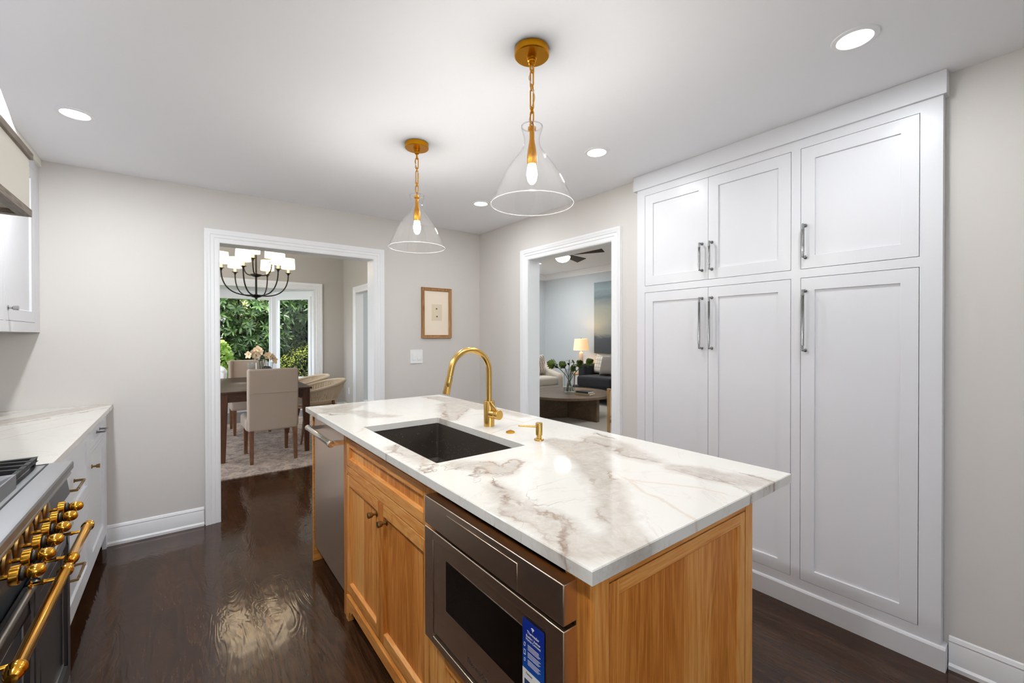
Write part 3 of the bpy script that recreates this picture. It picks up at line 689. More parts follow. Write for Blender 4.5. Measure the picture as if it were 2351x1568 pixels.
# ================================================================== ISLAND
def marble_slab(name, x0, x1, y0, y1, zb, zt, label, bands, thins, tans, hole=None, org=None, cat='countertop'):
    """slab with a dense top grid carrying vein distance fields"""
    c = 0.0022; step = 0.011
    def lin(a, b, extra):
        n = max(2, int(round((b-a)/step))); L = [a+(b-a)*i/n for i in range(n+1)]
        for e in extra:
            k = min(range(len(L)), key=lambda i: abs(L[i]-e)); L[k] = e
        return L
    ex = [hole[0], hole[1]] if hole else []; ey = [hole[2], hole[3]] if hole else []
    gx = lin(x0+c, x1-c, ex); gy = lin(y0+c, y1-c, ey); nx, ny = len(gx), len(gy)
    vs = {}; V_ = []; F = []
    def vid(i, j):
        if (i, j) not in vs: vs[(i, j)] = len(V_); V_.append((gx[i], gy[j], zt))
        return vs[(i, j)]
    def inh(x, y): return hole and hole[0] < x < hole[1] and hole[2] < y < hole[3]
    for i in range(nx-1):
        for j in range(ny-1):
            if inh((gx[i]+gx[i+1])/2, (gy[j]+gy[j+1])/2): continue
            F.append([vid(i, j), vid(i+1, j), vid(i+1, j+1), vid(i, j+1)])
    def ring(idx, offs, zlist):
        prev = idx
        for k, z in enumerate(zlist):
            cur = []
            for q, (ox, oy) in zip(idx, offs):
                cur.append(len(V_)); V_.append((V_[q][0]+ox, V_[q][1]+oy, z))
            n = len(idx)
            for i in range(n):
                F.append([prev[i], prev[(i+1) % n], cur[(i+1) % n], cur[i]])
            prev = cur
        return prev
    per = [(i, 0) for i in range(nx-1)] + [(nx-1, j) for j in range(ny-1)] + [(i, ny-1) for i in range(nx-1, 0, -1)] + [(0, j) for j in range(ny-1, 0, -1)]
    off = [((-c if i == 0 else c if i == nx-1 else 0), (-c if j == 0 else c if j == ny-1 else 0)) for i, j in per]
    last = ring([vid(*p) for p in per], off, [zt-c, zb])
    if hole:
        i0, i1 = gx.index(hole[0]), gx.index(hole[1]); j0, j1 = gy.index(hole[2]), gy.index(hole[3])
        hp = [(i, j0) for i in range(i0, i1)] + [(i1, j) for j in range(j0, j1)] + [(i, j1) for i in range(i1, i0, -1)] + [(i0, j) for j in range(j1, j0, -1)]
        hlast = ring([vid(*p) for p in hp], [(0, 0)]*len(hp), [zb])
        bx = [x0, hole[0], hole[1], x1]; by = [y0, hole[2], hole[3], y1]
        for i in range(3):
            for j in range(3):
                if i == 1 and j == 1: continue
                b = len(V_); V_ += [(bx[i], by[j], zb), (bx[i+1], by[j], zb), (bx[i+1], by[j+1], zb), (bx[i], by[j+1], zb)]; F.append([b+3, b+2, b+1, b])
    else:
        b = len(V_); V_ += [(x0, y0, zb), (x1, y0, zb), (x1, y1, zb), (x0, y1, zb)]; F.append([b+3, b+2, b+1, b])
    mb = MB(); mb.v = [V(*p) for p in V_]; mb.f = F; mb.m = [0]*len(F)
    o = mb.build(name, 'marble', None, org=(x0, y0, zb), weld=False, normals=True, ang=20)
    tag(o, label, cat)
    import numpy as np
    me = o.data; n = len(me.vertices); co = np.empty(n*3); me.vertices.foreach_get('co', co); co = co.reshape(-1, 3)[:, :2] + np.array([x0, y0])
    def field(lines, default):
        best = np.full(n, default)
        for ln in lines:
            for (ax, ay, aw), (bx_, by_, bw) in zip(ln[:-1], ln[1:]):
                a = np.array([ax, ay]); d = np.array([bx_-ax, by_-ay]); L2 = max(d@d, 1e-9)
                tt = np.clip(((co-a)@d)/L2, 0, 1); dist = np.linalg.norm(co-(a+tt[:, None]*d), axis=1)-(aw+(bw-aw)*tt)
                best = np.minimum(best, dist)
        return best
    def sfield(lines, default):
        best = np.full(n, default); ab = np.full(n, 9.0)
        for ln in lines:
            for (ax, ay), (bx_, by_) in zip(ln[:-1], ln[1:]):
                a = np.array([ax, ay]); d = np.array([bx_-ax, by_-ay]); L2 = max(d@d, 1e-9); nd = np.array([-d[1], d[0]])/L2**0.5
                tt = np.clip(((co-a)@d)/L2, 0, 1); dist = np.linalg.norm(co-(a+tt[:, None]*d), axis=1); sg = np.sign((co-a)@nd); sg[sg == 0] = 1
                m_ = dist < ab; ab[m_] = dist[m_]; best[m_] = (dist*sg)[m_]
        return best
    for nm, val in (('band', field(bands, 0.6)), ('thin', sfield(thins, 0.6)), ('tan', sfield(tans, 0.6))):
        at = me.attributes.new(nm, 'FLOAT', 'POINT'); at.data.foreach_set('value', val.astype(np.float32))
    return o
# world positions of the big veins
BANDS = [[(1.1811, 1.2866, 0.0272), (1.1913, 1.1359, 0.0817), (1.0592, 0.9456, 0.0342), (0.9717, 0.8365, 0.0224), (0.9094, 0.7549, 0.0309), (0.8343, 0.6777, 0.0257), (0.7758, 0.621, 0.0216), (0.7421, 0.5687, 0.0262), (0.7367, 0.5289, 0.0194)], [(0.7134, 1.0016, 0.011), (0.6746, 0.907, 0.0177), (0.6476, 0.8342, 0.0236), (0.6486, 0.7737, 0.0293), (0.6552, 0.714, 0.0323), (0.64, 0.6474, 0.0404), (0.6337, 0.5999, 0.0433), (0.6696, 0.5723, 0.0289), (0.7138, 0.5551, 0.0293)], [(1.3462, 1.1931, 0.0394), (1.3063, 1.0923, 0.0556), (1.2806, 0.9815, 0.0382), (1.2709, 0.8736, 0.0131)], [(1.2546, 0.7729, 0.0154), (1.2769, 0.7041, 0.0298), (1.2831, 0.6319, 0.0343), (1.3104, 0.5748, 0.0364), (1.3587, 0.5374, 0.0112)], [(0.7242, 1.2269, 0.0253), (0.7816, 1.1604, 0.0436), (0.7936, 1.0879, 0.0361), (0.8892, 1.1451, 0.0162)], [(0.5983, 2.7561, 0.0228), (0.6339, 2.5846, 0.0598), (0.7122, 2.5939, 0.0723), (0.8638, 2.7207, 0.0419)], [(0.686, 2.4989, 0.0214), (0.7901, 2.4403, 0.027), (0.8044, 2.2589, 0.0407), (0.8814, 2.199, 0.0204)], [(1.3538, 2.725, 0.0266), (1.4068, 2.583, 0.0648), (1.4258, 2.3823, 0.0677), (1.406, 2.1266, 0.0454)], [(1.314, 2.3557, 0.0536), (1.2471, 2.1771, 0.0776), (1.0888, 1.9407, 0.0344)], [(1.4517, 1.994, 0.0275), (1.4337, 1.7693, 0.0254)], [(0.643, 1.5747, 0.0256), (0.6537, 1.4865, 0.0352), (0.6579, 1.3407, 0.0261)]]
THINS = [[(0.7215, 1.0211), (0.6814, 0.9162), (0.6663, 0.8853), (0.6728, 0.8402), (0.6851, 0.7928), (0.6902, 0.7192), (0.664, 0.6668), (0.6286, 0.6382), (0.5906, 0.593)], [(0.6729, 0.8941), (0.6303, 0.8475), (0.6051, 0.8364)], [(0.6794, 0.8616), (0.6887, 0.8215), (0.7091, 0.8523)], [(1.4369, 1.2922), (1.4142, 1.1404), (1.3359, 1.054), (1.2427, 0.984), (1.2574, 0.8962), (1.2693, 0.8052), (1.2424, 0.7109), (1.2532, 0.6459), (1.245, 0.5992), (1.2192, 0.5306)], [(1.3098, 1.204), (1.2912, 1.1196), (1.3019, 1.0652)], [(1.3674, 0.6045), (1.3667, 0.5673), (1.3698, 0.5288)], [(0.7023, 1.2001), (0.7704, 1.1912), (0.7531, 1.1091)], [(0.7608, 1.1764), (0.7004, 1.1011), (0.7403, 1.0992)], [(0.5854, 1.2489), (0.6326, 1.254), (0.6275, 1.3017)], [(0.5898, 1.517), (0.6242, 1.5288), (0.6596, 1.6043)], [(0.6496, 1.2832), (0.6235, 1.3034), (0.5918, 1.2611), (0.6088, 1.2408)], [(1.3136, 2.412), (1.2442, 2.2779), (1.1834, 2.1797), (1.1073, 2.0033)], [(0.5877, 2.5755), (0.6426, 2.4464), (0.7023, 2.4)]]
TANS = [[(1.0434, 0.8173), (0.9812, 0.6994), (0.9852, 0.6529), (0.9568, 0.5893), (0.9374, 0.5284)], [(1.0241, 0.8139), (1.1036, 0.7), (1.1453, 0.6267), (1.1522, 0.5674)], [(1.1979, 1.973), (1.2908, 1.9525), (1.3134, 1.804), (1.3319, 1.6437)], [(0.671, 2.0099), (0.6336, 1.9351), (0.6107, 1.9247)], [(1.1863, 1.2826), (1.1514, 1.1818), (1.1007, 1.0808)], [(1.0647, 1.545), (1.2406, 1.6148), (1.4417, 1.6663)]]
IX0, IX1, IY0, IY1, ZB, ZT = 0.5845, 1.4854, 0.5254, 2.8012, 0.898, 0.9257
HOLE = (0.6714, 1.055, 1.2904, 2.0138)
marble_slab('island_countertop', IX0, IX1, IY0, IY1, ZB, ZT, 'white marble island countertop with grey and tan veins and a sink cutout', BANDS, THINS, TANS, HOLE)

FX = 0.622; fr = FACE_MX(FX)           # island front, u = -y
# sink cabinet
t = thing('sink_base_cabinet', 'oak sink base cabinet with two doors between dishwasher and microwave drawer', 'cabinet', (0.96, 1.70, 0))
mb = MB(fr)
Y0, Y1 = 1.245, 2.161
mb.box((-Y1, 0.0, -0.56), (-Y1+0.02, ZB, -0.02), 0); mb.box((-Y0-0.02, 0.09, -0.56), (-Y0, ZB, -0.02), 0)       # sides
mb.box((-Y1, 0.0, -0.68), (-Y0, ZB, -0.66), 0); mb.box((-Y1+0.02, 0.09, -0.64), (-Y0-0.02, 0.11, -0.02), 0)
mb.box((-Y1, 0.0, -0.02), (-Y1+0.046, ZB, 0), 0)                                   # left stile down to the floor
mb.box((-Y0-0.005, 0.112, -0.02), (-Y0, ZB, 0), 0)
mb.box((-Y1+0.046, 0.866, -0.02), (-Y0-0.005, ZB, 0), 1); mb.box((-Y1+0.046, 0.692, -0.02), (-Y0-0.005, 0.732, 0), 1)
mb.box((-Y1+0.05, 0.13, -0.030), (-Y0-0.005, 0.864, -0.028), 2)
mb.build('carcass', ['oak_v', 'oak_h', 'dark_gap'], t, bevel=0.0015, seg=1)
# scalloped base apron with bracket foot
a0, a1 = -Y1+0.046, -Y0
pts = [(a0, 0.0), (a0+0.034, 0.0)]
for i in range(9): a = PI*i/8/2; pts.append((a0+0.034+0.03*(1-math.cos(a))+0.002, 0.028+0.026*math.sin(a)))
pts += [(a0+0.074, 0.046), (a0+0.086, 0.066), (a1, 0.066), (a1, 0.112), (a0, 0.112)]
mb = MB(fr); mb.loft([[(p[0], p[1], -0.02) for p in pts], [(p[0], p[1], 0.004) for p in pts]]); mb.build('apron', 'oak_h', t)
mb = MB(fr); shaker(mb, -2.112, -1.252, 0.735, 0.863, 0.019, 0.036, 0.036, 0.013, 0, 1, 2, 0.0, 0.006); mb.build('false_drawer_front', ['oak_v', 'oak_h', 'oak_v'], t, bevel=0.001, seg=1)
for (u0, u1, ku) in ((-2.112, -1.684, -1.712), (-1.680, -1.252, -1.606)):
    mb = MB(fr); shaker(mb, u0, u1, 0.133, 0.689, 0.019, 0.036, 0.045, 0.013, 0, 1, 2, 0.0, 0.006); d = mb.build('door', ['oak_v', 'oak_h', 'oak_v'], t, bevel=0.001, seg=1)
    mb = MB(); c0 = V(FX, -ku, 0.632); mb.lathe([(0.012, 0), (0.012, 0.003), (0.0055, 0.005), (0.005, 0.016), (0.010, 0.019), (0.0125, 0.034), (0.0115, 0.037), (0.001, 0.038)], c0, -X_, 24); mb.build('knob', 'brass_aged', d)
# microwave cabinet + end panel
t = thing('microwave_cabinet', 'oak island end cabinet holding the built-in microwave drawer', 'cabinet', (0.96, 0.9, 0))
Y0, Y1 = 0.56, 1.243
mb = MB(fr)
mb.box((-Y1, 0.09, -0.02), (-1.195, 0.43, 0), 0); mb.box((-Y1, 0.43, -0.02), (-1.198, ZB, 0), 0)
mb.box((-1.198, 0.872, -0.02), (-0.63, ZB, 0), 1); mb.box((-Y1, 0.02, -0.02), (-0.63, 0.112, 0), 1); mb.box((-1.195, 0.405, -0.02), (-0.63, 0.44, 0), 1)
mb.box((-Y1, 0.09, -0.6), (-Y1+0.018, ZB, -0.02), 0)
mb.box((-1.19, 0.12, -0.03), (-0.63, 0.40, -0.028), 2)
mb.build('carcass', ['oak_v', 'oak_h', 'dark_gap'], t, bevel=0.0012, seg=1)
mb = MB(); mb.prism([(FX, 0.632), (FX, Y0+0.006), (FX+0.006, Y0), (0.672, Y0), (0.672, 0.632)], 0.0, ZB); mb.build('corner_post', 'oak_v', t)
mb = MB(fr); shaker(mb, -1.190, -0.645, 0.118, 0.402, 0.019, 0.047, 0.047, 0.013, 0, 1, 2, 0.0, 0.006); mb.build('drawer_front', ['oak_v', 'oak_h', 'oak_v'], t, bevel=0.001, seg=1)
fe = FACE_MY(Y0); mb = MB(fe)
mb.box((1.258, 0.0, -0.045), (1.302, ZB, 0), 0); mb.box((0.672, 0.858, -0.02), (1.258, ZB, 0), 1); mb.box((0.672, 0.0, -0.02), (1.258, 0.10, 0), 1)
mb.box((0.672, 0.10, -0.03), (1.258, 0.858, -0.028), 2)
mb.build('end_frame', ['oak_end', 'oak_x', 'dark_gap'], t, bevel=0.0015, seg=1)
mb = MB(fe); shaker(mb, 0.6745, 1.2555, 0.103, 0.8545, 0.019, 0.030, 0.030, 0.010, 0, 1, 2, 0.0, 0.010); mb.build('end_panel', ['oak_end', 'oak_x', 'oak_end'], t, bevel=0.001, seg=1)
mb = MB(); mb.box((1.282, Y0+0.045, 0.0), (1.302, Y1, ZB)); mb.build('back_panel', 'oak_v', t)
# dishwasher end panel
mb = MB(); mb.box((FX-0.004, 2.765, 0), (1.302, 2.785, ZB)); tag(mb.build('island_end_panel', 'oak_x', bevel=0.0015, seg=1), 'narrow oak end panel standing left of the dishwasher', 'panel')
# dishwasher
t = thing('dishwasher', 'dark stainless dishwasher with bar handle at the island end', 'dishwasher', (0.9, 2.46, 0))
mb = MB(fr); mb.box((-2.762, 0.10, -0.04), (-2.166, 0.893, -0.002)); mb.build('door', 'steel_black_v', t, bevel=0.003)
mb = MB(fr); mb.box((-2.76, 0.0, -0.08), (-2.168, 0.098, -0.06)); mb.box((-2.758, 0.098, -0.6), (-2.17, 0.89, -0.042)); mb.build('tub', 'plastic_black', t)
h = MB(); hx = 0.556; hz = 0.838
h.lathe([(0.001, 0), (0.0145, 0.001), (0.0155, 0.004), (0.0155, 0.035), (0.0135, 0.038), (0.0135, 0.452), (0.0155, 0.455), (0.0155, 0.486), (0.0145, 0.489), (0.001, 0.49)], (hx, 2.128, hz), Y_, 28)
for y in (2.150, 2.595): h.box((hx+0.004, y-0.012, hz-0.010), (FX+0.002, y+0.012, hz+0.010))
h.build('handle', 'steel_handle', t, bevel=0.001)
# microwave drawer
t = thing('built_in_microwave', 'dark stainless built-in microwave at the island corner with a blue sticker on its door', 'microwave', (0.8, 0.9, 0.44))
MX = 0.585; fm = FACE_MX(MX); bk = -(FX-MX)-0.001
mb = MB(fm); mb.box((-1.203, 0.783, bk), (-0.600, 0.8655, 0)); cp_ = mb.build('control_bar', 'steel_black', t, bevel=0.0018)
mb = MB(fm); mb.box((-1.063, 0.7835, 0.0), (-0.745, 0.8475, 0.0012)); mb.build('display_flap', 'steel_black', cp_, bevel=0.0006, seg=1)
mb = MB(fm); mb.box((-1.203, 0.44, bk-0.3), (-0.602, 0.785, bk+0.006)); mb.build('chassis', 'plastic_black', t)
mb = MB(fm)
for q in (((-1.203, 0.440), (-1.152, 0.7735)), ((-0.652, 0.440), (-0.600, 0.7735)), ((-1.152, 0.748), (-0.652, 0.7735))): mb.box((q[0][0], q[0][1], bk), (q[1][0], q[1][1], 0))
mb.box((-1.152, 0.440, bk), (-0.652, 0.462, 0.0))
dr = mb.build('door', 'steel_black', t, bevel=0.0015)
mb = MB(fm); mb.box((-1.150, 0.474, bk+0.004), (-0.654, 0.7475, -0.003)); mb.build('door_face', 'steel_black', dr, bevel=0.0008, seg=1)
mb = MB(fm); mb.box((-1.074, 0.574, -0.0035), (-0.700, 0.716, -0.0018)); mb.build('door_window', 'glass_black', dr)
ft = (V(MX+0.0028, 0.915, 0.499), -Y_, Z_, -X_)
tx = text_mb('Thermador', 0.021, ft); tx.build('logo', 'logo_grey', dr)
# sticker (a thing of its own: it peels off)
t = thing('blue_sticker', 'blue information sticker with white print on the microwave door', 'sticker', (MX, 0.69, 0.55))
mb = MB(fm); mb.box((-0.726, 0.633, 0.0002), (-0.655, 0.741, 0.0006)); mb.build('blue_field', 'sticker_blue', t)
mb = MB(fm); mb.box((-0.726, 0.560, 0.0002), (-0.655, 0.633, 0.0006)); mb.build('white_field', 'sticker_white', t)
wf = lambda u, v: (V(MX-0.0009, -u, v), -Y_, Z_, -X_)
L = []
for txt, sz, u, v in (('Thermador', 0.0085, -0.6905, 0.7135), ('Enable / Activer', 0.0072, -0.6905, 0.7045), ('Home Connect', 0.0076, -0.6905, 0.6975)):
    L.append(text_mb(txt, sz, wf(u, v)))
pr = MB(); 
for q in L: pr.add(q.v, q.f)
pf = (V(MX-0.0009, 0, 0), -Y_, Z_, -X_); pr.fr = pf
for k, rr in enumerate((0.0022, 0.0045, 0.0068)):      # wireless arcs
    pts = [(-0.692+rr*math.cos(PI/4+PI/2*i/6), 0.7245+rr*math.sin(PI/4+PI/2*i/6), 0) for i in range(7)]; pr.tube(pts, 0.0006, 4)
pr.lathe([(0.001, 0), (0.001, 0.0003)], (-0.692, 0.7235, 0), V(0, 0, 1), 8)
for k, v0 in enumerate((0.688, 0.672, 0.656)):          # instruction lines and small icons
    for j in range(4):
        pr.box((-0.708, v0-0.0032*j, 0), (-0.708+(0.036 if j % 2 else 0.041)-0.005*(k == 0 and j == 0), v0-0.0032*j+0.0010, 0.0002))
    if k == 0: pr.tube([(-0.7185+0.003*math.cos(a*PI/5), v0-0.003+0.004*math.sin(a*PI/5), 0) for a in range(10)], 0.0005, 4, True)
    if k == 1: pr.tube([(-0.7212, v0+0.001, 0), (-0.7155, v0+0.001, 0), (-0.7155, v0-0.009, 0), (-0.7212, v0-0.009, 0)], 0.0005, 4, True)
    if k == 2: pr.tube([(-0.7185+0.0024*math.cos(a*PI/5), v0-0.004+0.0034*math.sin(a*PI/5), 0) for a in range(10)], 0.0005, 4, True)
pr.build('white_print', 'sticker_white', t, weld=False)
bl = text_mb('Connect', 0.006, wf(-0.704, 0.624)); bl.fr = pf
bl.box((-0.719, 0.586, 0), (-0.697, 0.612, 0.0003)); bl.build('blue_print', 'sticker_ink', t, weld=False)

# sink
t = thing('kitchen_sink', 'dark speckled undermount sink set into the island countertop', 'sink', (0.863, 1.652, 0.68))
hx0, hx1, hy0, hy1 = HOLE
mb = MB()
def rr(x0, x1, y0, y1, r, z, n=5):
    out = []
    for cx, cy, a0 in ((x1-r, y1-r, 0), (x0+r, y1-r, PI/2), (x0+r, y0+r, PI), (x1-r, y0+r, 1.5*PI)):
        for i in range(n+1): a = a0+PI/2*i/n; out.append((cx+r*math.cos(a), cy+r*math.sin(a), z))
    return out
e = 0.003
mb.loft([rr(hx0-0.02, hx1+0.02, hy0-0.02, hy1+0.02, 0.02, 0.69), rr(hx0-0.02, hx1+0.02, hy0-0.02, hy1+0.02, 0.02, ZB-0.0005), rr(hx0-e, hx1+e, hy0-e, hy1+e, 0.013, ZB-0.0005), rr(hx0+0.0, hx1-0.0, hy0+0.0, hy1-0.0, 0.014, 0.72), rr(hx0+0.012, hx1-0.012, hy0+0.012, hy1-0.012, 0.014, 0.705)], True, True)
mb.build('basin', 'sink_composite', t)
mb = MB(); mb.lathe([(0.001, 0.7065), (0.03, 0.7065), (0.04, 0.709), (0.044, 0.7055)], (0.93, 1.652, 0), Z_, 28); mb.build('drain', 'chrome', t)
# faucet
fx, fy = 1.148, 1.676
t = thing('kitchen_faucet', 'tall brushed brass gooseneck faucet behind the sink', 'faucet', (fx, fy, ZT))
mb = MB(); mb.lathe([(0.0255, ZT), (0.0255, ZT+0.118), (0.0245, ZT+0.1195), (0.014, ZT+0.1195)], (fx, fy, 0), Z_, 40); mb.build('body', 'brass_brushed', t)
mb = MB(); pts = [V(fx, fy, ZT+0.115), V(fx, fy, ZT+0.18), V(fx, fy, 1.175)]; R = 0.101
sd = V(-1, 0.02, 0).normalized()
for i in range(1, 25):
    a = PI*0.945*i/24; pts.append(V(fx, fy, 1.185) + sd*(R-R*math.cos(a)) + Z_*R*math.sin(a))
end = pts[-1]; dr_ = (pts[-1]-pts[-2]).normalized(); tip0 = end + dr_*0.03; pts.append(tip0)
mb.tube(pts, 0.0135, 24); mb.build('spout', 'brass_brushed', t)
mb = MB(); mb.lathe([(0.0125, 0), (0.0142, 0.001), (0.0146, 0.03), (0.0160, 0.078), (0.0152, 0.081), (0.001, 0.081)], tip0+dr_*0.0012, dr_, 32); sh = mb.build('spray_head', 'brass_brushed', t)
mb = MB(); q = tip0+dr_*0.036+V(-0.5, -0.8, 0)*0.0145; mb.ball(q, (0.005, 0.005, 0.014), 12, 8); mb.build('spray_button', 'brass_aged', sh)
mb = MB(); c0 = V(fx, fy, ZT+0.060); ax = V(0.12, -1, 0.0).normalized(); mb.lathe([(0.0215, 0.0), (0.0215, 0.032), (0.0212, 0.033), (0.0212, 0.034), (0.0215, 0.035), (0.0225, 0.060), (0.0215, 0.0615), (0.001, 0.0615)], c0+ax*0.012, ax, 36); lv = mb.build('lever_hub', 'brass_brushed', t)
mb = MB(); c1 = c0+ax*0.058; ld = V(-0.35, 0.55, 0.75).normalized(); mb.cyl(c1+Z_*0.016, c1+Z_*0.016+ld*0.055, 0.0045, 0.0045, 14); mb.build('lever', 'brass_brushed', lv)
# soap dispenser and air switch
t = thing('soap_dispenser', 'small brushed brass soap dispenser pump right of the faucet', 'soap dispenser', (1.152, 1.322, ZT))
mb = MB(); mb.lathe([(0.0205, ZT), (0.0205, ZT+0.004), (0.019, ZT+0.0065), (0.0105, ZT+0.0065), (0.0105, ZT+0.02), (0.014, ZT+0.021), (0.014, ZT+0.070), (0.0132, ZT+0.0712), (0.001, ZT+0.0712)], (1.152, 1.322, 0), Z_, 36); mb.build('pump', 'brass_brushed', t)
mb = MB(); mb.cyl((1.152, 1.322, ZT+0.054), (1.075, 1.36, ZT+0.062), 0.0042, 0.0036, 14); mb.build('spout', 'brass_brushed', t)
mb = MB(); mb.lathe([(0.0195, ZT), (0.0205, ZT+0.003), (0.018, ZT+0.006), (0.010, ZT+0.009), (0.005, ZT+0.0115), (0.001, ZT+0.0118)], (1.142, 1.502, 0), Z_, 14)
tag(mb.build('air_switch', 'brass_polished', ang=10), 'low ribbed brass air switch button between faucet and soap dispenser', 'button')
# ================================================================== PANTRY (built into the right wall)
PX = 2.4245; fp = FACE_MX(PX)
t = thing('pantry_cabinet', 'tall white built-in pantry cabinet with six shaker doors on the right wall', 'cabinet', (PX, 1.05, 0))
ya, yb = 1.7804, 0.3197; zt_, zb_ = 2.3154, 0.0975
rows = ((0.1417, 1.6348), (1.6767, 2.2705)); cols = ((1.7205, 0.8611), (0.8203, 0.3876))
mb = MB(fp)
mb.box((-ya, zb_, -0.045), (-cols[0][0], zt_, 0)); mb.box((-cols[0][1], zb_, -0.045), (-cols[1][0], zt_, 0)); mb.box((-cols[1][1], zb_, -0.045), (-yb, zt_, 0))
for c0, c1 in cols:
    for z0, z1 in ((zb_, rows[0][0]), (rows[0][1], rows[1][0]), (rows[1][1], zt_)): mb.box((-c0, z0, -0.045), (-c1, z1, 0))
    mb.box((-c0, zb_, -0.045), (-c1, zt_, -0.03))
mb.build('face_frame', 'paint_cabinet', t)
g = 0.0022
def cab_pull(d, pos, axis, length, off, out, name='handle', mat='pull_steel', r=0.0062):
    """bar pull with turned end posts; pos = centre on the face, axis = bar direction, out = outward normal"""
    mb = MB(); pos = Vector(pos); axis = Vector(axis); out = Vector(out)
    a = pos-axis*length/2; b = pos+axis*length/2
    for p in (a, b):
        mb.lathe([(0.0088, 0.0), (0.0088, 0.002), (0.0058, 0.004), (0.0050, off)], p, out, 16)
        mb.ball(p+out*off, r*0.92, 12, 8)
    k = 0.022
    mb.cyl(a+out*off, a+out*off+axis*k, r*0.86, r*0.86, 14); mb.cyl(b+out*off, b+out*off-axis*k, r*0.86, r*0.86, 14)
    mb.lathe([(0.001, 0), (r*1.1, 0.0005), (r*1.1, 0.004), (r, 0.005), (r, length-2*k-0.005), (r*1.1, length-2*k-0.004), (r*1.1, length-2*k-0.0005), (0.001, length-2*k)], a+out*off+axis*k, axis, 16)
    return mb.build(name, mat, d)
for (y0, y1, hy) in ((1.7205, 1.2903, 1.327), (1.2903, 0.8611, 1.268), (0.8203, 0.3876, 0.799)):
    gl = 0.0012 if y0 == 1.2903 else g; gr = 0.0012 if y1 == 1.2903 else g
    for (z0, z1), (h0, h1) in zip(rows, ((1.279, 1.570), (1.734, 1.889))):
        mb = MB(fp); shaker(mb, -y0+gl, -y1-gr, z0+g, z1-g, 0.02, 0.0575, 0.0595, 0.008, ch=0.002)
        d = mb.build('door', 'paint_cabinet', t)
        cab_pull(d, (PX, hy, (h0+h1)/2), Z_, h1-h0, 0.033, -X_)
mb = MB(fp); mb.box((-1.8044, zt_, -0.046), (-0.3083, CEIL-0.0005, 0.0115)); mb.build('crown', 'paint_cabinet', t, bevel=0.0012, seg=1)
mb = MB(fp); pl = [(0.0, -0.046), (0.0, 0.012), (zb_-0.010, 0.012), (zb_-0.003, 0.008), (zb_, 0.0), (zb_, -0.046)]
mb.loft([[(-1.79, a, b) for a, b in pl], [(-0.305, a, b) for a, b in pl]]); mb.build('plinth', 'paint_cabinet', t, ang=20)

# ================================================================== LEFT RUN
CX = -0.39; fc = FACE_PX(CX)      # cabinet faces, u = +y
def left_base(name, label, y0, y1, doors, extra=None):
    t = thing(name, label, 'cabinet', (-0.7, (y0+y1)/2, 0))
    mb = MB(fc)
    mb.box((y0, 0.105, -0.62), (y0+0.018, 0.885, -0.02)); mb.box((y1-0.018, 0.105, -0.62), (y1, 0.885, -0.02)); mb.box((y0+0.018, 0.105, -0.6), (y1-0.018, 0.123, -0.02)); mb.box((y0+0.018, 0.12, -0.62), (y1-0.018, 0.885, -0.605))
    u0, u1 = doors[0][0], doors[0][1]
    mb.box((y0, 0.10, -0.02), (u0, 0.885, 0)); mb.box((u1, 0.10, -0.02), (y1, 0.885, 0))
    zs = [0.10] + [z for d in doors[::-1] for z in d[2:]] + [0.885]
    for k in range(0, len(zs), 2): mb.box((u0, zs[k], -0.02), (u1, zs[k+1], 0))
    mb.box((u0, 0.125, -0.032), (u1, 0.87, -0.03))
    if extra: extra(mb)
    mb.build('carcass', 'paint_cabinet_shade_tint', t)
    mb = MB(fc); mb.box((y0+0.02, 0.0, -0.09), (y1-0.005, 0.103, -0.075)); mb.build('toe_kick', 'dark_gap', t)
    for u0, u1, z0, z1 in doors:
        mb = MB(fc); shaker(mb, u0+0.002, u1-0.002, z0+0.002, z1-0.002, 0.02, 0.052, 0.05 if z1-z0 > 0.2 else 0.03, 0.009, ch=0.002)
        is_door = z1-z0 > 0.5
        d = mb.build('door' if is_door else 'drawer_front', 'paint_cabinet_shade_tint', t)
        if is_door:
            mb = MB(); c0 = V(CX, u0+0.035, 0.652); mb.lathe([(0.011, 0), (0.011, 0.003), (0.005, 0.005), (0.005, 0.016), (0.009, 0.019), (0.0115, 0.033), (0.001, 0.034)], c0, X_, 20); mb.build('knob', 'brass_aged', d)
        else:
            cab_pull(d, (CX, (u0+u1)/2, (z0+z1)/2), Y_, 0.11 if u1-u0 < 0.7 else 0.17, 0.034, X_, mat='brass_aged' if u1-u0 > 0.7 else 'pull_steel', r=0.0052)
    return t
left_base('drawer_base_cabinet', 'white base cabinet with two deep drawers next to the range', 2.126, 3.145, [(2.17, 3.118, 0.535, 0.868), (2.17, 3.118, 0.128, 0.515)])
left_base('narrow_base_cabinet', 'narrow white base cabinet with one drawer and one door against the far wall', 3.147, 3.782, [(3.168, 3.690, 0.745, 0.868), (3.168, 3.690, 0.128, 0.725)],
          lambda mb: mb.box((3.735, 0.0, -0.02), (3.782, 0.102, 0.0)))
BANDS2 = [[(-0.98, 2.5, 0.02), (-0.9, 2.95, 0.05), (-0.75, 3.3, 0.06), (-0.55, 3.55, 0.05), (-0.4, 3.75, 0.03)], [(-1.0, 3.3, 0.02), (-0.8, 3.6, 0.02)]]
THINS2 = [[(-1.0, 2.6), (-0.86, 2.9), (-0.7, 3.2), (-0.5, 3.42), (-0.36, 3.6)], [(-1.0, 3.0), (-0.8, 3.3), (-0.6, 3.6), (-0.5, 3.75)], [(-1.0, 3.35), (-0.75, 3.7)]]
TANS2 = [[(-0.95, 2.4), (-0.7, 2.95), (-0.5, 3.3)], [(-0.9, 2.2), (-0.6, 2.8), (-0.4, 3.1)]]
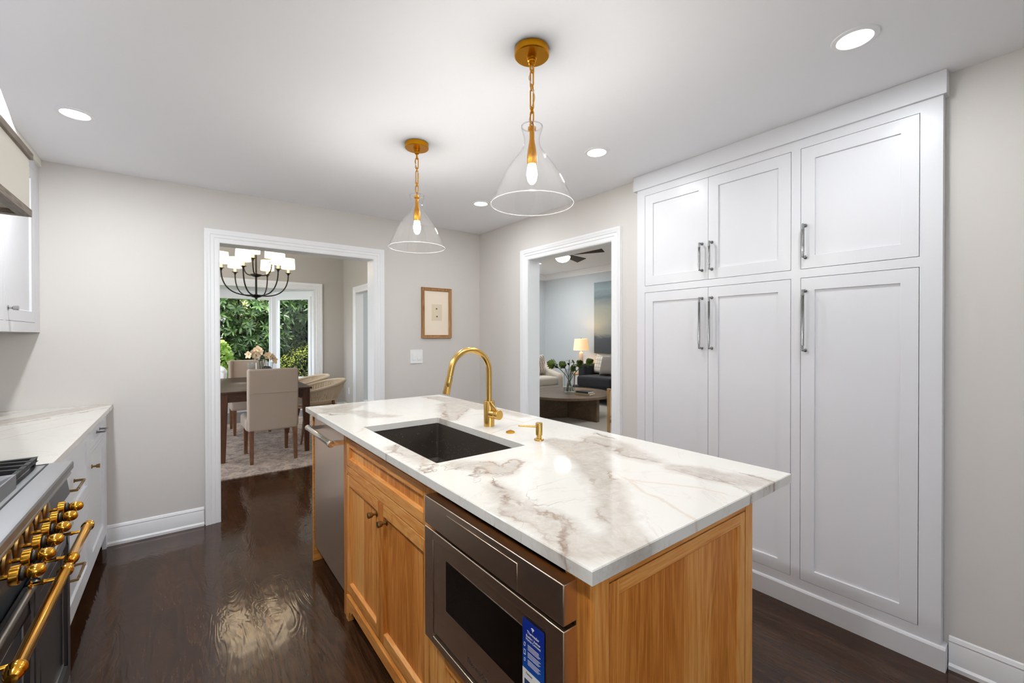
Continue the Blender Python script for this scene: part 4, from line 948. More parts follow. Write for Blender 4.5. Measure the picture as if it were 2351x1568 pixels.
o = marble_slab('perimeter_countertop', XL+0.002, -0.358, 2.124, YF-0.002, 0.886, 0.914, 'white marble countertop with tan veins beside the range', BANDS2, THINS2, TANS2)
mb = MB(); mb.box((XL+0.002, 2.13, 0.9145), (XL+0.02, YF-0.002, 1.373)); tag(mb.build('backsplash', 'paint_trim'), 'white backsplash panel above the perimeter countertop', 'backsplash')

# upper cabinet
UX = -0.68; fu = FACE_PX(UX)
t = thing('upper_cabinet', 'white shaker upper cabinet beside the range hood with a chrome knob', 'cabinet', (-0.85, 3.0, 1.376))
uy0, uy1 = 2.16, 3.782
mb = MB(fu); dz0, dz1 = 1.430, 2.315; dcols = ((2.20, 2.655), (2.66, 3.115), (3.15, 3.672))
mb.box((uy0, 1.376, -0.345), (uy1, 1.395, -0.02)); mb.box((uy0, 1.376, -0.345), (uy0+0.018, 2.366, -0.02)); mb.box((uy1-0.018, 1.376, -0.345), (uy1, 2.366, -0.02)); mb.box((uy0, 2.345, -0.345), (uy1, 2.366, -0.02))
mb.box((uy0, 1.376, -0.02), (2.20, 2.366, 0)); mb.box((3.115, dz0, -0.02), (3.15, dz1, 0)); mb.box((3.672, 1.376, -0.02), (uy1, 2.366, 0))
mb.box((2.20, 1.376, -0.02), (3.672, dz0, 0)); mb.box((2.20, dz1, -0.02), (3.672, 2.366, 0)); mb.box((2.2, dz0, -0.034), (3.672, dz1, -0.032))
mb.build('carcass', 'paint_cabinet', t)
for k, (u0, u1) in enumerate(dcols):
    mb = MB(fu); shaker(mb, u0+0.002, u1-0.002, dz0+0.002, dz1-0.002, 0.02, 0.06, 0.06, 0.009, ch=0.004); d = mb.build('door', 'paint_cabinet', t)
    mb = MB(); c0 = V(UX, (u1-0.035 if k == 0 else u0+0.035), 1.492); mb.lathe([(0.0125, 0), (0.0125, 0.0025), (0.0055, 0.005), (0.0055, 0.014), (0.0105, 0.018), (0.0115, 0.036), (0.001, 0.037)], c0, X_, 20); mb.build('knob', 'chrome', d)
mb = MB(); mb.box((XL+0.001, uy0, 2.3665), (UX+0.012, uy1, CEIL-0.0005)); mb.build('crown', 'paint_hood', t, bevel=0.001, seg=1)

# range hood
t = thing('range_hood', 'cream range hood with grey wood trim bands above the range', 'range hood', (-0.7, 1.5, 1.747))
hy0, hy1 = 0.91, 2.11
mb = MB()
def hring(x1, ya_, yb_, z): return [V(XL+0.001, ya_, z), V(x1, ya_, z), V(x1, yb_, z), V(XL+0.001, yb_, z)]
rings = [hring(-0.400, hy0+0.006, hy1-0.006, 1.772), hring(-0.400, hy0+0.006, hy1-0.006, 1.936)]
mb.loft(rings); mb.build('body', 'paint_hood', t)
mb = MB(); rings = []
for k in range(9):
    q = k/8; e = q**0.8
    rings.append(hring(-0.408-0.06*q, hy0+0.02+0.42*e, hy1-0.02-0.42*e, 1.9575+(CEIL-0.0005-1.9575)*q))
mb.loft(rings); mb.build('chimney', 'paint_trim', t, ang=50)
for z0, z1, x1 in ((1.9365, 1.9575, -0.391), (1.747, 1.7715, -0.395)):
    mb = MB(); w_ = 0.03
    mb.box((x1-w_, hy0, z0), (x1, hy1, z1)); mb.box((XL+0.001, hy1-w_, z0), (x1-w_, hy1, z1)); mb.box((XL+0.001, hy0, z0), (x1-w_, hy0+w_, z1))
    mb.build('trim_band', 'hood_trim_wood', t, bevel=0.001, seg=1)
mb = MB(); mb.box((XL+0.03, hy0+0.10, 1.755), (-0.47, hy1-0.10, 1.7715)); mb.build('filter_insert', 'steel', t)
mb = MB(); mb.box((XL+0.001, hy0+0.031, 1.762), (-0.425, hy1-0.031, 1.7715)); mb.build('underside', 'paint_hood', t)

# ================================================================== RANGE
RX = -0.312; ry0, ry1 = 0.898, 2.119
t = thing('range_cooker', 'dark grey range cooker with polished brass knobs and rails', 'range', (-0.66, 1.51, 0))
fg = FACE_PX(RX)
mb = MB(fg); mb.box((ry0, 0.10, -0.68), (ry1, 0.885, -0.022)); mb.box((ry0+0.02, 0.0, -0.64), (ry1-0.02, 0.10, -0.08), 1); mb.build('body', ['enamel_dark', 'plastic_black'], t, bevel=0.002)
# worktop with bull nose
mb = MB(); nose = [(-0.995, 0.886), (-0.995, 0.917), (-0.312, 0.919), (-0.3055, 0.917), (-0.303, 0.912), (-0.303, 0.894), (-0.306, 0.889), (-0.312, 0.887), (-0.325, 0.886)]
mb.loft([[V(a, y, b) for a, b in nose] for y in (ry0, ry1)]); tp = mb.build('cooktop', 'steel_light', t, ang=25)
mb = MB(); mb.box((-0.3655, ry0+0.03, 0.9192), (-0.361, ry1-0.012, 0.9205)); mb.box((-0.95, ry1-0.016, 0.9192), (-0.361, ry1-0.012, 0.9205)); mb.build('joint', 'plastic_black', tp)
mb = MB(); mb.lathe([(0.001, 0), (0.009, 0.0), (0.009, ry1-ry0), (0.001, ry1-ry0)], (-0.318, ry0, 0.876), Y_, 20); mb.build('panel_rail', 'steel', t)
mb = MB(); mb.loft([[V(-0.336, y, 0.868), V(-0.322, y, 0.872), V(RX, y, 0.806), V(-0.336, y, 0.802)] for y in (ry0, ry1)]); mb.build('control_panel', 'enamel_dark', t, bevel=0.001)
# knobs
for i in range(6):
    ky = 1.80 - 0.0885*i; kz = 0.846; kx = -0.3185
    k = MB(); k.lathe([(0.030, 0), (0.030, 0.004), (0.027, 0.008), (0.018, 0.010), (0.001, 0.010)], (kx, ky, kz), X_, 28); kb = k.build('knob', 'brass_aged', t)
    k = MB(); k.lathe([(0.005, 0.008), (0.005, 0.028), (0.019, 0.0285), (0.0205, 0.030), (0.0205, 0.042), (0.019, 0.0435), (0.012, 0.044), (0.001, 0.044)], (kx, ky, kz), X_, 30); k.build('bezel', 'brass_polished', kb)
    k = MB(); k.lathe([(0.013, 0.044), (0.0145, 0.046), (0.0145, 0.049), (0.011, 0.051), (0.001, 0.051)], (kx, ky, kz), X_, 24); k.build('washer', 'plastic_black', kb)
    k = MB(); pr = []
    for j in range(15):
        a = PI*j/14; pr.append((max(0.001, 0.0145*math.sin(a)**0.85), 0.048+0.034*(1-math.cos(a))/2))
    k.lathe(pr, (kx, ky, kz), X_, 24); k.build('finial', 'brass_polished', kb)
# oven doors with rails
def oven_door(y0, y1, z0, z1, ra, rb):
    mb = MB(fg)
    shaker(mb, y0, y1, z0, z1, 0.02, 0.045, 0.05, 0.012, ch=0.012)
    d = mb.build('oven_door', 'enamel_dark', t, bevel=0.003)
    mb = MB(); mb.lathe([(0.001, 0), (0.0085, 0.0), (0.0085, y1-y0), (0.001, y1-y0)], (RX+0.002, y0, z1+0.004), Y_, 18); mb.build('top_bead', 'steel', d)
    mb = MB(fg); a0, a1, c0, c1 = y0+0.06, y1-0.06, z0+0.065, z1-0.065
    mb.tube([(a0, c0, -0.010), (a1, c0, -0.010), (a1, c1, -0.010), (a0, c1, -0.010)], 0.0035, 8, True); mb.build('panel_bead', 'steel', d)
    mb = MB(); rz = 0.722; rx = -0.252; L = rb-ra
    mb.lathe([(0.001, 0), (0.009, 0.001), (0.012, 0.006), (0.014, 0.012), (0.011, 0.018), (0.0135, 0.021), (0.0165, 0.026), (0.0165, 0.034), (0.0135, 0.038), (0.0125, 0.042), (0.0125, L-0.042), (0.0135, L-0.038), (0.0165, L-0.034), (0.0165, L-0.026), (0.0135, L-0.021), (0.011, L-0.018), (0.014, L-0.012), (0.012, L-0.006), (0.009, L-0.001), (0.001, L)], (rx, ra, rz), Y_, 28)
    for y in (ra+0.06, rb-0.06):
        mb.lathe([(0.010, 0), (0.010, 0.003), (0.005, 0.006), (0.0045, 0.02), (0.007, 0.026), (0.0045, 0.032), (0.0045, 0.055)], (RX, y, rz-0.004), X_, 16)
    mb.build('towel_rail', 'brass_polished', d)
oven_door(1.668, ry1-0.012, 0.19, 0.700, 1.694, 2.015)
oven_door(ry0+0.012, 1.655, 0.19, 0.700, 1.18, 1.672)
mb = MB(fg); shaker(mb, ry0+0.012, ry1-0.012, 0.10, 0.18, 0.02, 0.04, 0.02, 0.006); mb.build('bottom_drawer', 'enamel_dark', t, bevel=0.003)
# grates
for gx, gy0, gy1 in ((-0.52, 1.86, 2.10), (-0.80, 1.86, 2.10)):
    mb = MB(); ga, gb = gx-0.135, gx+0.135
    for y in (gy0, gy1-0.012): mb.box((ga, y, 0.936), (gb, y+0.012, 0.950))
    for x in (ga, gb-0.012): mb.box((x, gy0, 0.936), (x+0.012, gy1, 0.950))
    for k in range(3):
        yy = gy0+0.06+0.054*k
        mb.prism([(ga, 0.936), (gb, 0.936), (gb, 0.952), (gx+0.05, 0.956), (gx+0.035, 0.940), (gx-0.035, 0.940), (gx-0.05, 0.956), (ga, 0.952)], yy, yy+0.011, 'y')
    for x in (ga+0.003, gb-0.015):
        for y in (gy0+0.003, gy1-0.015): mb.box((x, y, 0.9192), (x+0.012, y+0.012, 0.937))
    mb.build('grate', 'iron', t, bevel=0.002)
    mb = MB(); mb.lathe([(0.05, 0.9192), (0.05, 0.926), (0.035, 0.929), (0.035, 0.934), (0.001, 0.935)], (gx, (gy0+gy1)/2, 0), Z_, 28); mb.build('burner', 'iron', t)
# griddle tray standing on the range
tg = thing('griddle', 'brushed steel griddle tray standing on the range beside the black grates', 'griddle', (-0.62, 1.60, 0.9193))
mb = MB(); gx0, gx1, gy0, gy1 = -0.90, -0.378, 1.36, 1.832
mb.loft([[V(gx0, gy0, 0.9193), V(gx1, gy0, 0.9193), V(gx1, gy1, 0.9193), V(gx0, gy1, 0.9193)], [V(gx0, gy0, 0.958), V(gx1, gy0, 0.958), V(gx1, gy1, 0.958), V(gx0, gy1, 0.958)],
         [V(gx0+0.003, gy0+0.003, 0.958), V(gx1-0.003, gy0+0.003, 0.958), V(gx1-0.003, gy1-0.003, 0.958), V(gx0+0.003, gy1-0.003, 0.958)], [V(gx0+0.05, gy0+0.03, 0.930), V(gx1-0.06, gy0+0.03, 0.930), V(gx1-0.06, gy1-0.03, 0.930), V(gx0+0.05, gy1-0.03, 0.930)]])
mb.build('tray', 'steel_light', tg, ang=20)

# ================================================================== FAR WALL ITEMS
ff = FACE_MY(YF)
t = thing('framed_picture', 'small framed print with cream mat and wooden frame on the far wall', 'picture', (1.968, YF, 1.332))
u0, u1, v0, v1 = 1.808, 2.129, 1.331, 1.818; fw = 0.030; dp = 0.022
mb = MB(ff); rings = []
prof = [(0, 0), (0, dp), (0.006, dp), (0.010, dp-0.004), (0.020, dp-0.004), (0.024, dp-0.001), (fw, dp-0.006), (fw, 0.004)]
for cx_, cy_, sx, sy in ((u0, v0, 1, 1), (u1, v0, -1, 1), (u1, v1, -1, -1), (u0, v1, 1, -1)): rings.append([(cx_+sx*a, cy_+sy*a, d) for a, d in prof])
rings.append(rings[0]); mb.loft(rings, False, False); mb.build('frame', 'frame_wood', t, ang=20)
mb = MB(ff); mb.box((u0+fw-0.002, v0+fw-0.002, 0.001), (u1-fw+0.002, v1-fw+0.002, 0.006)); mb.build('mat', 'paper_cream', t)
mb = MB(ff); mb.box((1.917, 1.500, 0.006), (2.026, 1.660, 0.0066)); pr_ = mb.build('print', 'paper_print', t)
mb = MB(ff); mb.lathe([(0.0075, 0), (0.0065, 0.0004), (0.001, 0.0004)], (1.973, 1.541, 0.0066), V(0, 0, 1), 12); mb.build('motif', 'ink', pr_)
mb = MB(ff); mb.lathe([(0.008, 0), (0.006, 0.0004), (0.001, 0.0004)], (1.969, 1.616, 0.0066), V(0, 0, 1), 7); mb.build('motif', 'ink', pr_)
t = thing('light_switch', 'white double rocker light switch plate below the framed picture', 'switch', (1.757, YF, 1.092))
mb = MB(ff); mb.box((1.694, 1.092, 0), (1.821, 1.222, 0.006)); mb.build('plate', 'plastic_white', t, bevel=0.002)
for u in (1.734, 1.781):
    mb = MB(ff); mb.loft([[(u-0.017, 1.124, 0.006), (u+0.017, 1.124, 0.006), (u+0.017, 1.191, 0.006), (u-0.017, 1.191, 0.006)], [(u-0.016, 1.125, 0.0115), (u+0.016, 1.125, 0.0115), (u+0.016, 1.190, 0.0075), (u-0.016, 1.190, 0.0075)]]); mb.build('rocker', 'plastic_white', t, bevel=0.0006, seg=1)
# ================================================================== DINING ROOM
mb = MB(); mb.box((-0.45, 4.83, 0.0003), (1.95, 7.85, 0.008)); tag(mb.build('area_rug', 'rug_weave'), 'worn beige and grey patterned rug under the dining table', 'rug')
t = thing('dining_table', 'dark walnut dining table with tapered legs on the patterned rug', 'table', (0.745, 6.33, 0))
tx0, tx1, ty0, ty1, tz = 0.285, 1.205, 5.42, 7.26, 0.76
mb = MB(); mb.prism([(tx0, ty0), (tx1, ty0), (tx1, ty1), (tx0, ty1)], tz-0.022, tz); mb.build('tabletop', 'walnut', t, bevel=0.004)
mb = MB()
for a, b in (((tx0+0.05, ty0+0.03), (tx1-0.05, ty0+0.052)), ((tx0+0.05, ty1-0.052), (tx1-0.05, ty1-0.03)), ((tx0+0.03, ty0+0.05), (tx0+0.052, ty1-0.05)), ((tx1-0.052, ty0+0.05), (tx1-0.03, ty1-0.05))): mb.box((*a, tz-0.115), (*b, tz-0.022))
mb.build('apron', 'walnut', t)
for x, sx in ((tx0+0.02, 1), (tx1-0.02, -1)):
    for y, sy in ((ty0+0.02, 1), (ty1-0.02, -1)):
        mb = MB(); q = lambda a, b, z: [V(x+sx*b, y+sy*b, z), V(x+sx*a, y+sy*b, z), V(x+sx*a, y+sy*a, z), V(x+sx*b, y+sy*a, z)]
        mb.loft([q(0.052, 0.008, 0.0085), q(0.075, 0.0, tz-0.12), q(0.075, 0.0, tz-0.022)]); mb.build('leg', 'walnut_v', t, bevel=0.002)
# upholstered host chairs (origin at the chair's centre on the floor, facing +y)
t = thing('upholstered_dining_chair', 'taupe linen wing dining chair with its back to the kitchen at the near table end', 'chair', (0, 0, 0), 'upholstered dining chairs')
mb = MB(); z0, z1 = 0.335, 0.995
def bring(z, yb, hw):   # back panel cross-section with forward wings
    return [V(-hw, yb, z), V(hw, yb, z), V(hw, yb+0.13, z), V(hw-0.035, yb+0.13, z), V(hw-0.045, yb+0.07, z), V(-hw+0.045, yb+0.07, z), V(-hw+0.035, yb+0.13, z), V(-hw, yb+0.13, z)]
mb.loft([bring(z0, -0.245, 0.235), bring(0.50, -0.255, 0.238), bring(0.75, -0.27, 0.24), bring(z1-0.02, -0.285, 0.24), bring(z1, -0.283, 0.235)]); bk_ = mb.build('backrest', 'linen', t, bevel=0.016, seg=3)
mb = MB(); mb.tube([(-0.225, -0.276, 0.74), (0.225, -0.276, 0.74)], 0.0025, 6); mb.build('seam', 'linen', bk_)
mb = MB(); mb.box((-0.258, -0.20, 0.335), (0.258, 0.31, 0.47)); mb.build('seat', 'linen', t, bevel=0.035, seg=4)
for x in (-0.208, 0.208):
    for y0, y1 in ((-0.225, -0.26), (0.262, 0.278)):
        mb = MB(); q = lambda c, y, w_, z: [V(c-w_, y-w_, z), V(c+w_, y-w_, z), V(c+w_, y+w_, z), V(c-w_, y+w_, z)]
        mb.loft([q(x, y1, 0.016, 0.0), q(x, y0, 0.023, 0.345)]); mb.build('leg', 'leg_wood', t, bevel=0.002)
t.location = (0.778, 5.475, 0.0082)
t2 = copy_tree(t); t2.location = (0.765, 7.165, 0.0082); t2.rotation_euler = (0, 0, PI); t2['label'] = 'taupe linen dining chair facing the kitchen at the window end of the table'
# woven rope chairs (origin centre, facing -x)
t = thing('woven_dining_chair', 'rope woven tub dining chair nearer the kitchen on the right side of the table', 'chair', (0, 0, 0), 'woven dining chairs')
def arc(a):   # a in -1..1 around the back; returns rim and lower ring points
    th = a*math.radians(128); r = 0.30
    z = 0.755-0.075*(1-math.cos(th*0.62))*2.0
    top = V(0.02+r*1.06*math.cos(th), r*math.sin(th), z); b = V(0.0+0.235*math.cos(th), 0.245*math.sin(th), 0.525-0.045*(abs(a)**2)*0.3)
    return top, b
mb = MB(); mb.tube([arc(-1+2*i/40)[0] for i in range(41)], 0.019, 12); mb.build('rim', 'rope', t)
mb = MB(); n = 84
for i in range(n+1):
    top, b = arc(-1+2*i/n); top2, b2 = arc(max(-1, min(1, -1+2*(i+0.5*((-1)**i))/n)))
    mb.tube([top, (top+b2)/2+(V(top.x-b.x, top.y-b.y, 0))*0.06, b2], 0.0085, 5)
mb.build('woven_back', 'rope', t, weld=False)
mb = MB(); mb.tube([arc(-1+2*i/40)[1] for i in range(41)], 0.013, 10); mb.build('lower_rail', 'rope', t)
mb = MB(); mb.lathe([(0.001, 0.425), (0.235, 0.425), (0.25, 0.435), (0.25, 0.448), (0.24, 0.455), (0.001, 0.456)], (-0.01, 0, 0), Z_, 36); mb.build('seat', 'teak', t)
mb = MB(); mb.lathe([(0.001, 0.456), (0.215, 0.456), (0.228, 0.47), (0.228, 0.488), (0.21, 0.502), (0.001, 0.505)], (-0.02, 0, 0), Z_, 36); mb.build('cushion', 'cushion_beige', t)
for sx, sy in ((-1, -1), (-1, 1), (1, -1), (1, 1)):
    p1 = V(0.17*sx-0.01, 0.18*sy, 0.44); p0 = V(0.24*sx-0.01, 0.235*sy, 0.0); d = (p1-p0)
    mb = MB(); mb.tube([p0, p0+d*0.5, p1, p1+d*0.25], [0.012, 0.016, 0.019, 0.018], 12); lg = mb.build('leg', 'leg_wood', t)
    if sx < 0:
        mb = MB(); up = p1+d*0.18; q0, _ = arc(sy*0.98); mb.tube([p1+d*0.2, (up+q0)/2, q0], 0.013, 10); mb.build('arm_post', 'leg_wood', lg)
        mb = MB(); mb.tube([p1-d*0.02, p1+d*0.2], 0.024, 12); mb.build('rope_wrap', 'rope', lg)
t.location = (1.41, 6.05, 0.0082)
t2 = copy_tree(t); t2.location = (1.41, 6.87, 0.0082); t2['label'] = 'rope woven tub dining chair nearer the bay window on the right side of the table'
# white accent chair by the bay
t = thing('accent_chair', 'white rounded accent chair beside the bay window, mostly hidden by the door casing', 'chair', (0.12, 7.95, 0))
mb = MB(); rin = []; rout = []
sec = []
for i in range(25):
    th = math.radians(-120+240*i/24)-PI/2+PI; c_, s_ = math.cos(th), math.sin(th); zt2 = 0.93-0.07*(1-math.cos(math.radians(-120+240*i/24)))
    f = lambda r, z: V(0.12+r*c_, 7.95+r*s_*0.9, z)
    sec.append([f(0.30, 0.32), f(0.40, 0.30), f(0.43, zt2-0.04), f(0.40, zt2), f(0.36, zt2), f(0.33, zt2-0.05)])
mb.loft(sec); mb.build('shell', 'white_fabric', t, bevel=0.01)
mb = MB(); mb.lathe([(0.001, 0.30), (0.30, 0.30), (0.315, 0.33), (0.315, 0.42), (0.29, 0.45), (0.001, 0.455)], (0.12, 7.93, 0), Z_, 32); mb.build('seat', 'white_fabric', t)
for sx in (-1, 1):
    for sy in (-1, 1): mb = MB(); mb.cyl((0.12+0.24*sx, 7.93+0.22*sy, 0.0), (0.12+0.2*sx, 7.93+0.19*sy, 0.31), 0.012, 0.018, 12); mb.build('leg', 'leg_wood', t)
# orchid arrangement
ox, oy = 0.79, 6.32
t = thing('potted_orchid', 'cream orchid in a round glass bowl on the dining table', 'plant', (ox, oy, tz))
mb = MB(); pr = [(0.001, tz), (0.12, tz), (0.135, tz+0.01), (0.14, tz+0.26), (0.137, tz+0.26), (0.132, tz+0.014), (0.001, tz+0.010)]; mb.lathe(pr, (ox, oy, 0), Z_, 40, False, False); mb.build('glass_bowl', 'glass_vase', t)
mb = MB(); mb.lathe([(0.001, tz+0.012), (0.129, tz+0.016), (0.131, tz+0.13), (0.09, tz+0.165), (0.001, tz+0.175)], (ox, oy, 0), Z_, 32); mb.build('moss', 'moss', t)
mb = MB(); 
for dx, dy, ln in ((0.06, 0.02, 0.05), (0.08, -0.05, 0.04)): mb.ball((ox+dx, oy+dy, tz+0.17), (0.045, 0.04, 0.04), 14, 8)
mb.build('stones', 'iron', t)
def curve(p0, p1, p2, n=12): return [V(*p0)*(1-k/n)**2 + V(*p1)*2*(k/n)*(1-k/n) + V(*p2)*(k/n)**2 for k in range(n+1)]
def leaf_quad(mb, base, d, up, L, W_, droop=0.25, fold=0.15, tints=None, tint=0.5, n=4):
    d = d.normalized(); sd_ = d.cross(up)
    if sd_.length < 1e-4: sd_ = d.cross(X_)
    sd_.normalize(); nn = sd_.cross(d); b = len(mb.v); pts = []
    for k in range(n+1):
        q = k/n; wq = W_*math.sin(PI*(q**1.25*0.93+0.04))**0.75 if k > 0 else W_*0.12
        c = base + d*L*q - Z_*droop*L*q*q
        pts += [c-sd_*wq/2+nn*fold*wq, c, c+sd_*wq/2+nn*fold*wq]
    fs = []
    for k in range(n):
        a = k*3; fs += [(a, a+1, a+4, a+3), (a+1, a+2, a+5, a+4)]
    mb.add(pts, fs)
    if tints is not None: tints += [tint]*len(pts)
def add_tint(o, tints):
    at = o.data.attributes.new('tint', 'FLOAT', 'POINT'); at.data.foreach_set('value', tints)
stems = [((ox, oy, tz+0.15), (ox-0.01, oy, tz+0.42), (ox-0.13, oy-0.02, tz+0.36)), ((ox+0.02, oy, tz+0.15), (ox+0.03, oy, tz+0.52), (ox-0.05, oy+0.03, tz+0.40)), ((ox+0.03, oy, tz+0.15), (ox+0.05, oy, tz+0.46), (ox+0.16, oy+0.02, tz+0.28))]
mb = MB()
for s_ in stems: mb.tube(curve(*s_), 0.0045, 8)
mb.build('stem', 'stem', t, weld=False)
mb = MB(); tt = []
for k in range(9): a = k*2.4; leaf_quad(mb, V(ox, oy, tz+0.27+0.02*(k % 3)), V(math.cos(a), math.sin(a), 0.55), Z_, 0.11, 0.055, 0.4, 0.1, tt, 0.4)
mb.build('leaves', 'orchid_leaf', t, weld=False, normals=False)
for s_ in stems:
    c = curve(*s_)
    for k in (6, 8, 10, 12):
        p = c[k]; f = MB(); ax = V(rnd.uniform(-1, 1), -1, rnd.uniform(-0.3, 0.5)).normalized(); u = ax.cross(Z_).normalized(); v = u.cross(ax)
        for j in range(5):
            a = 2*PI*j/5+0.3; d = (u*math.cos(a)+v*math.sin(a)+ax*0.25).normalized(); leaf_quad(f, p, d, ax, 0.052, 0.045 if j % 2 else 0.034, 0.1, 0.1)
        f.ball(p+ax*0.008, 0.008, 8, 6); f.build('flower', 'petal', t, weld=False, normals=False)
# chandelier
cx, cy = 0.745, 6.3
t = thing('chandelier', 'dark bronze two-tier chandelier with nine lit drum shades above the dining table', 'chandelier', (cx, cy, HI))
mb = MB(); mb.lathe([(0.001, 1.815), (0.012, 1.82), (0.016, 1.838), (0.05, 1.848), (0.072, 1.868), (0.072, 1.875), (0.02, 1.879), (0.012, 1.89), (0.012, 2.10), (0.055, 2.115), (0.064, 2.135), (0.02, 2.141), (0.010, 2.155), (0.010, 2.62), (0.06, HI-0.03), (0.065, HI-0.001)], (cx, cy, 0), Z_, 28); mb.build('stem', 'bronze', t)
RH = V(R2.x, R2.y, 0).normalized(); FH = V(Fw.x, Fw.y, 0).normalized()
def arm(ang, rad, zh, zc, nm):
    d = RH*math.cos(ang)+FH*math.sin(ang); base = V(cx, cy, 0)
    pts = curve((cx+d.x*0.03, cy+d.y*0.03, zh), (cx+d.x*rad*1.02, cy+d.y*rad*1.02, zh-0.03), (cx+d.x*rad, cy+d.y*rad, zc), 16)
    mb = MB(); mb.tube(pts, 0.0075, 10); e_ = base+d*rad
    mb.lathe([(0.008, zc-0.03), (0.018, zc), (0.034, zc+0.003), (0.034, zc+0.006), (0.010, zc+0.008)], e_, Z_, 20); a_ = mb.build('arm', 'bronze', t)
    mb = MB(); mb.cyl(e_+Z_*(zc+0.006), e_+Z_*(zc+0.075), 0.014, 0.014, 16); mb.build('candle_sleeve', 'candle_lit', a_)
    mb = MB(); z0 = zc+0.062; h_ = 0.135; mb.lathe([(0.081, z0), (0.077, z0+h_), (0.075, z0+h_), (0.079, z0)], e_, Z_, 32, False, False, close=True)
    for rr_, zz in ((0.0812, z0), (0.0774, z0+h_-0.005)): mb.lathe([(rr_, zz), (rr_-0.0002, zz+0.005), (rr_-0.004, zz+0.005), (rr_-0.004, zz)], e_, Z_, 32, False, False, mi=1, close=True)
    mb.build('drum_shade', ['chandelier_shade_lit', 'candle_lit'], a_, weld=False)
    l = light('chandelier_lamp', 'POINT', (0, 0, 0), 45.0, (1, 0.9, 0.78), 0.025); l.parent = t; l.location = e_+Z_*(z0+0.07)-V(0, 0, HI)
for k in range(6): arm(math.radians(40+60*k), 0.37, 1.868, 2.178, 'lower')
for k in range(3): arm(math.radians(50+120*k), 0.185, 2.132, 2.305, 'upper')
# outlet on the dining wall
t = thing('wall_outlet', 'white outlet plate low on the dining room right wall', 'outlet', (2.38, 7.918, 0.31))
mb = MB(); mb.box((2.374, 7.883, 0.31), (2.3798, 7.953, 0.43)); mb.build('plate', 'plastic_white', t, bevel=0.002)
for z in (0.345, 0.395): mb = MB(); mb.lathe([(0.016, 0), (0.015, 0.002), (0.001, 0.002)], (2.3742, 7.918, z), -X_, 16); mb.build('socket', 'paint_trim', t)

# ================================================================== LIVING ROOM
tcx, tcy, tR = 5.04, 5.08, 0.72
t = thing('coffee_table', 'round dark wood coffee table on a slab base in the living room', 'coffee table', (tcx, tcy, 0))
mb = MB(); mb.lathe([(0.001, 0.375), (tR-0.03, 0.375), (tR, 0.385), (tR, 0.416), (tR-0.004, 0.42), (0.001, 0.42)], (tcx, tcy, 0), Z_, 72); mb.build('tabletop', 'coffee_wood', t)
for a in (math.radians(-85), math.radians(35), math.radians(155)):
    d = V(math.cos(a), math.sin(a), 0); s_ = V(-d.y, d.x, 0); c0 = V(tcx+0.06, tcy+0.03, 0); mb = MB()
    q = [c0+d*0.60+s_*0.035, c0+d*0.02+s_*0.035, c0+d*0.02-s_*0.035, c0+d*0.60-s_*0.035]; mb.loft([[p+Z_*0.0 for p in q], [p+Z_*0.3745 for p in q]]); mb.build('base_slab', 'coffee_wood', t, bevel=0.004)
vx, vy, vz = 5.09, 5.08, 0.4205
t = thing('glass_vase', 'clear glass vase with green stems on the coffee table', 'vase', (vx, vy, vz))
pr = [(0.088, vz), (0.094, vz+0.01), (0.094, vz+0.28), (0.075, vz+0.345), (0.072, vz+0.37), (0.077, vz+0.385)]
mb = MB(); mb.lathe([(0.001, vz)] + pr + [(r-0.004, z) for r, z in pr[::-1][:-1]] + [(0.086, vz+0.014), (0.001, vz+0.014)], (vx, vy, 0), Z_, 40, False, False); mb.build('vessel', 'glass_vase', t)
stemL = [((0.03, -0.06), (-0.02, 0.40, 0.44), 'p'), ((0.0, -0.03), (0.02, 0.18, 0.44), 'p'), ((-0.03, 0.04), (0.02, -0.06, 0.39), 'p'), ((0.02, 0.05), (-0.04, -0.27, 0.49), 'p'), ((0.0, 0.05), (0.06, -0.39, 0.515), 'p'), ((-0.02, 0.02), (0.05, 0.05, 0.53), 'l'), ((0.03, 0.01), (0.0, -0.12, 0.50), 'l')]
SP = V(0.0, 1, 0)
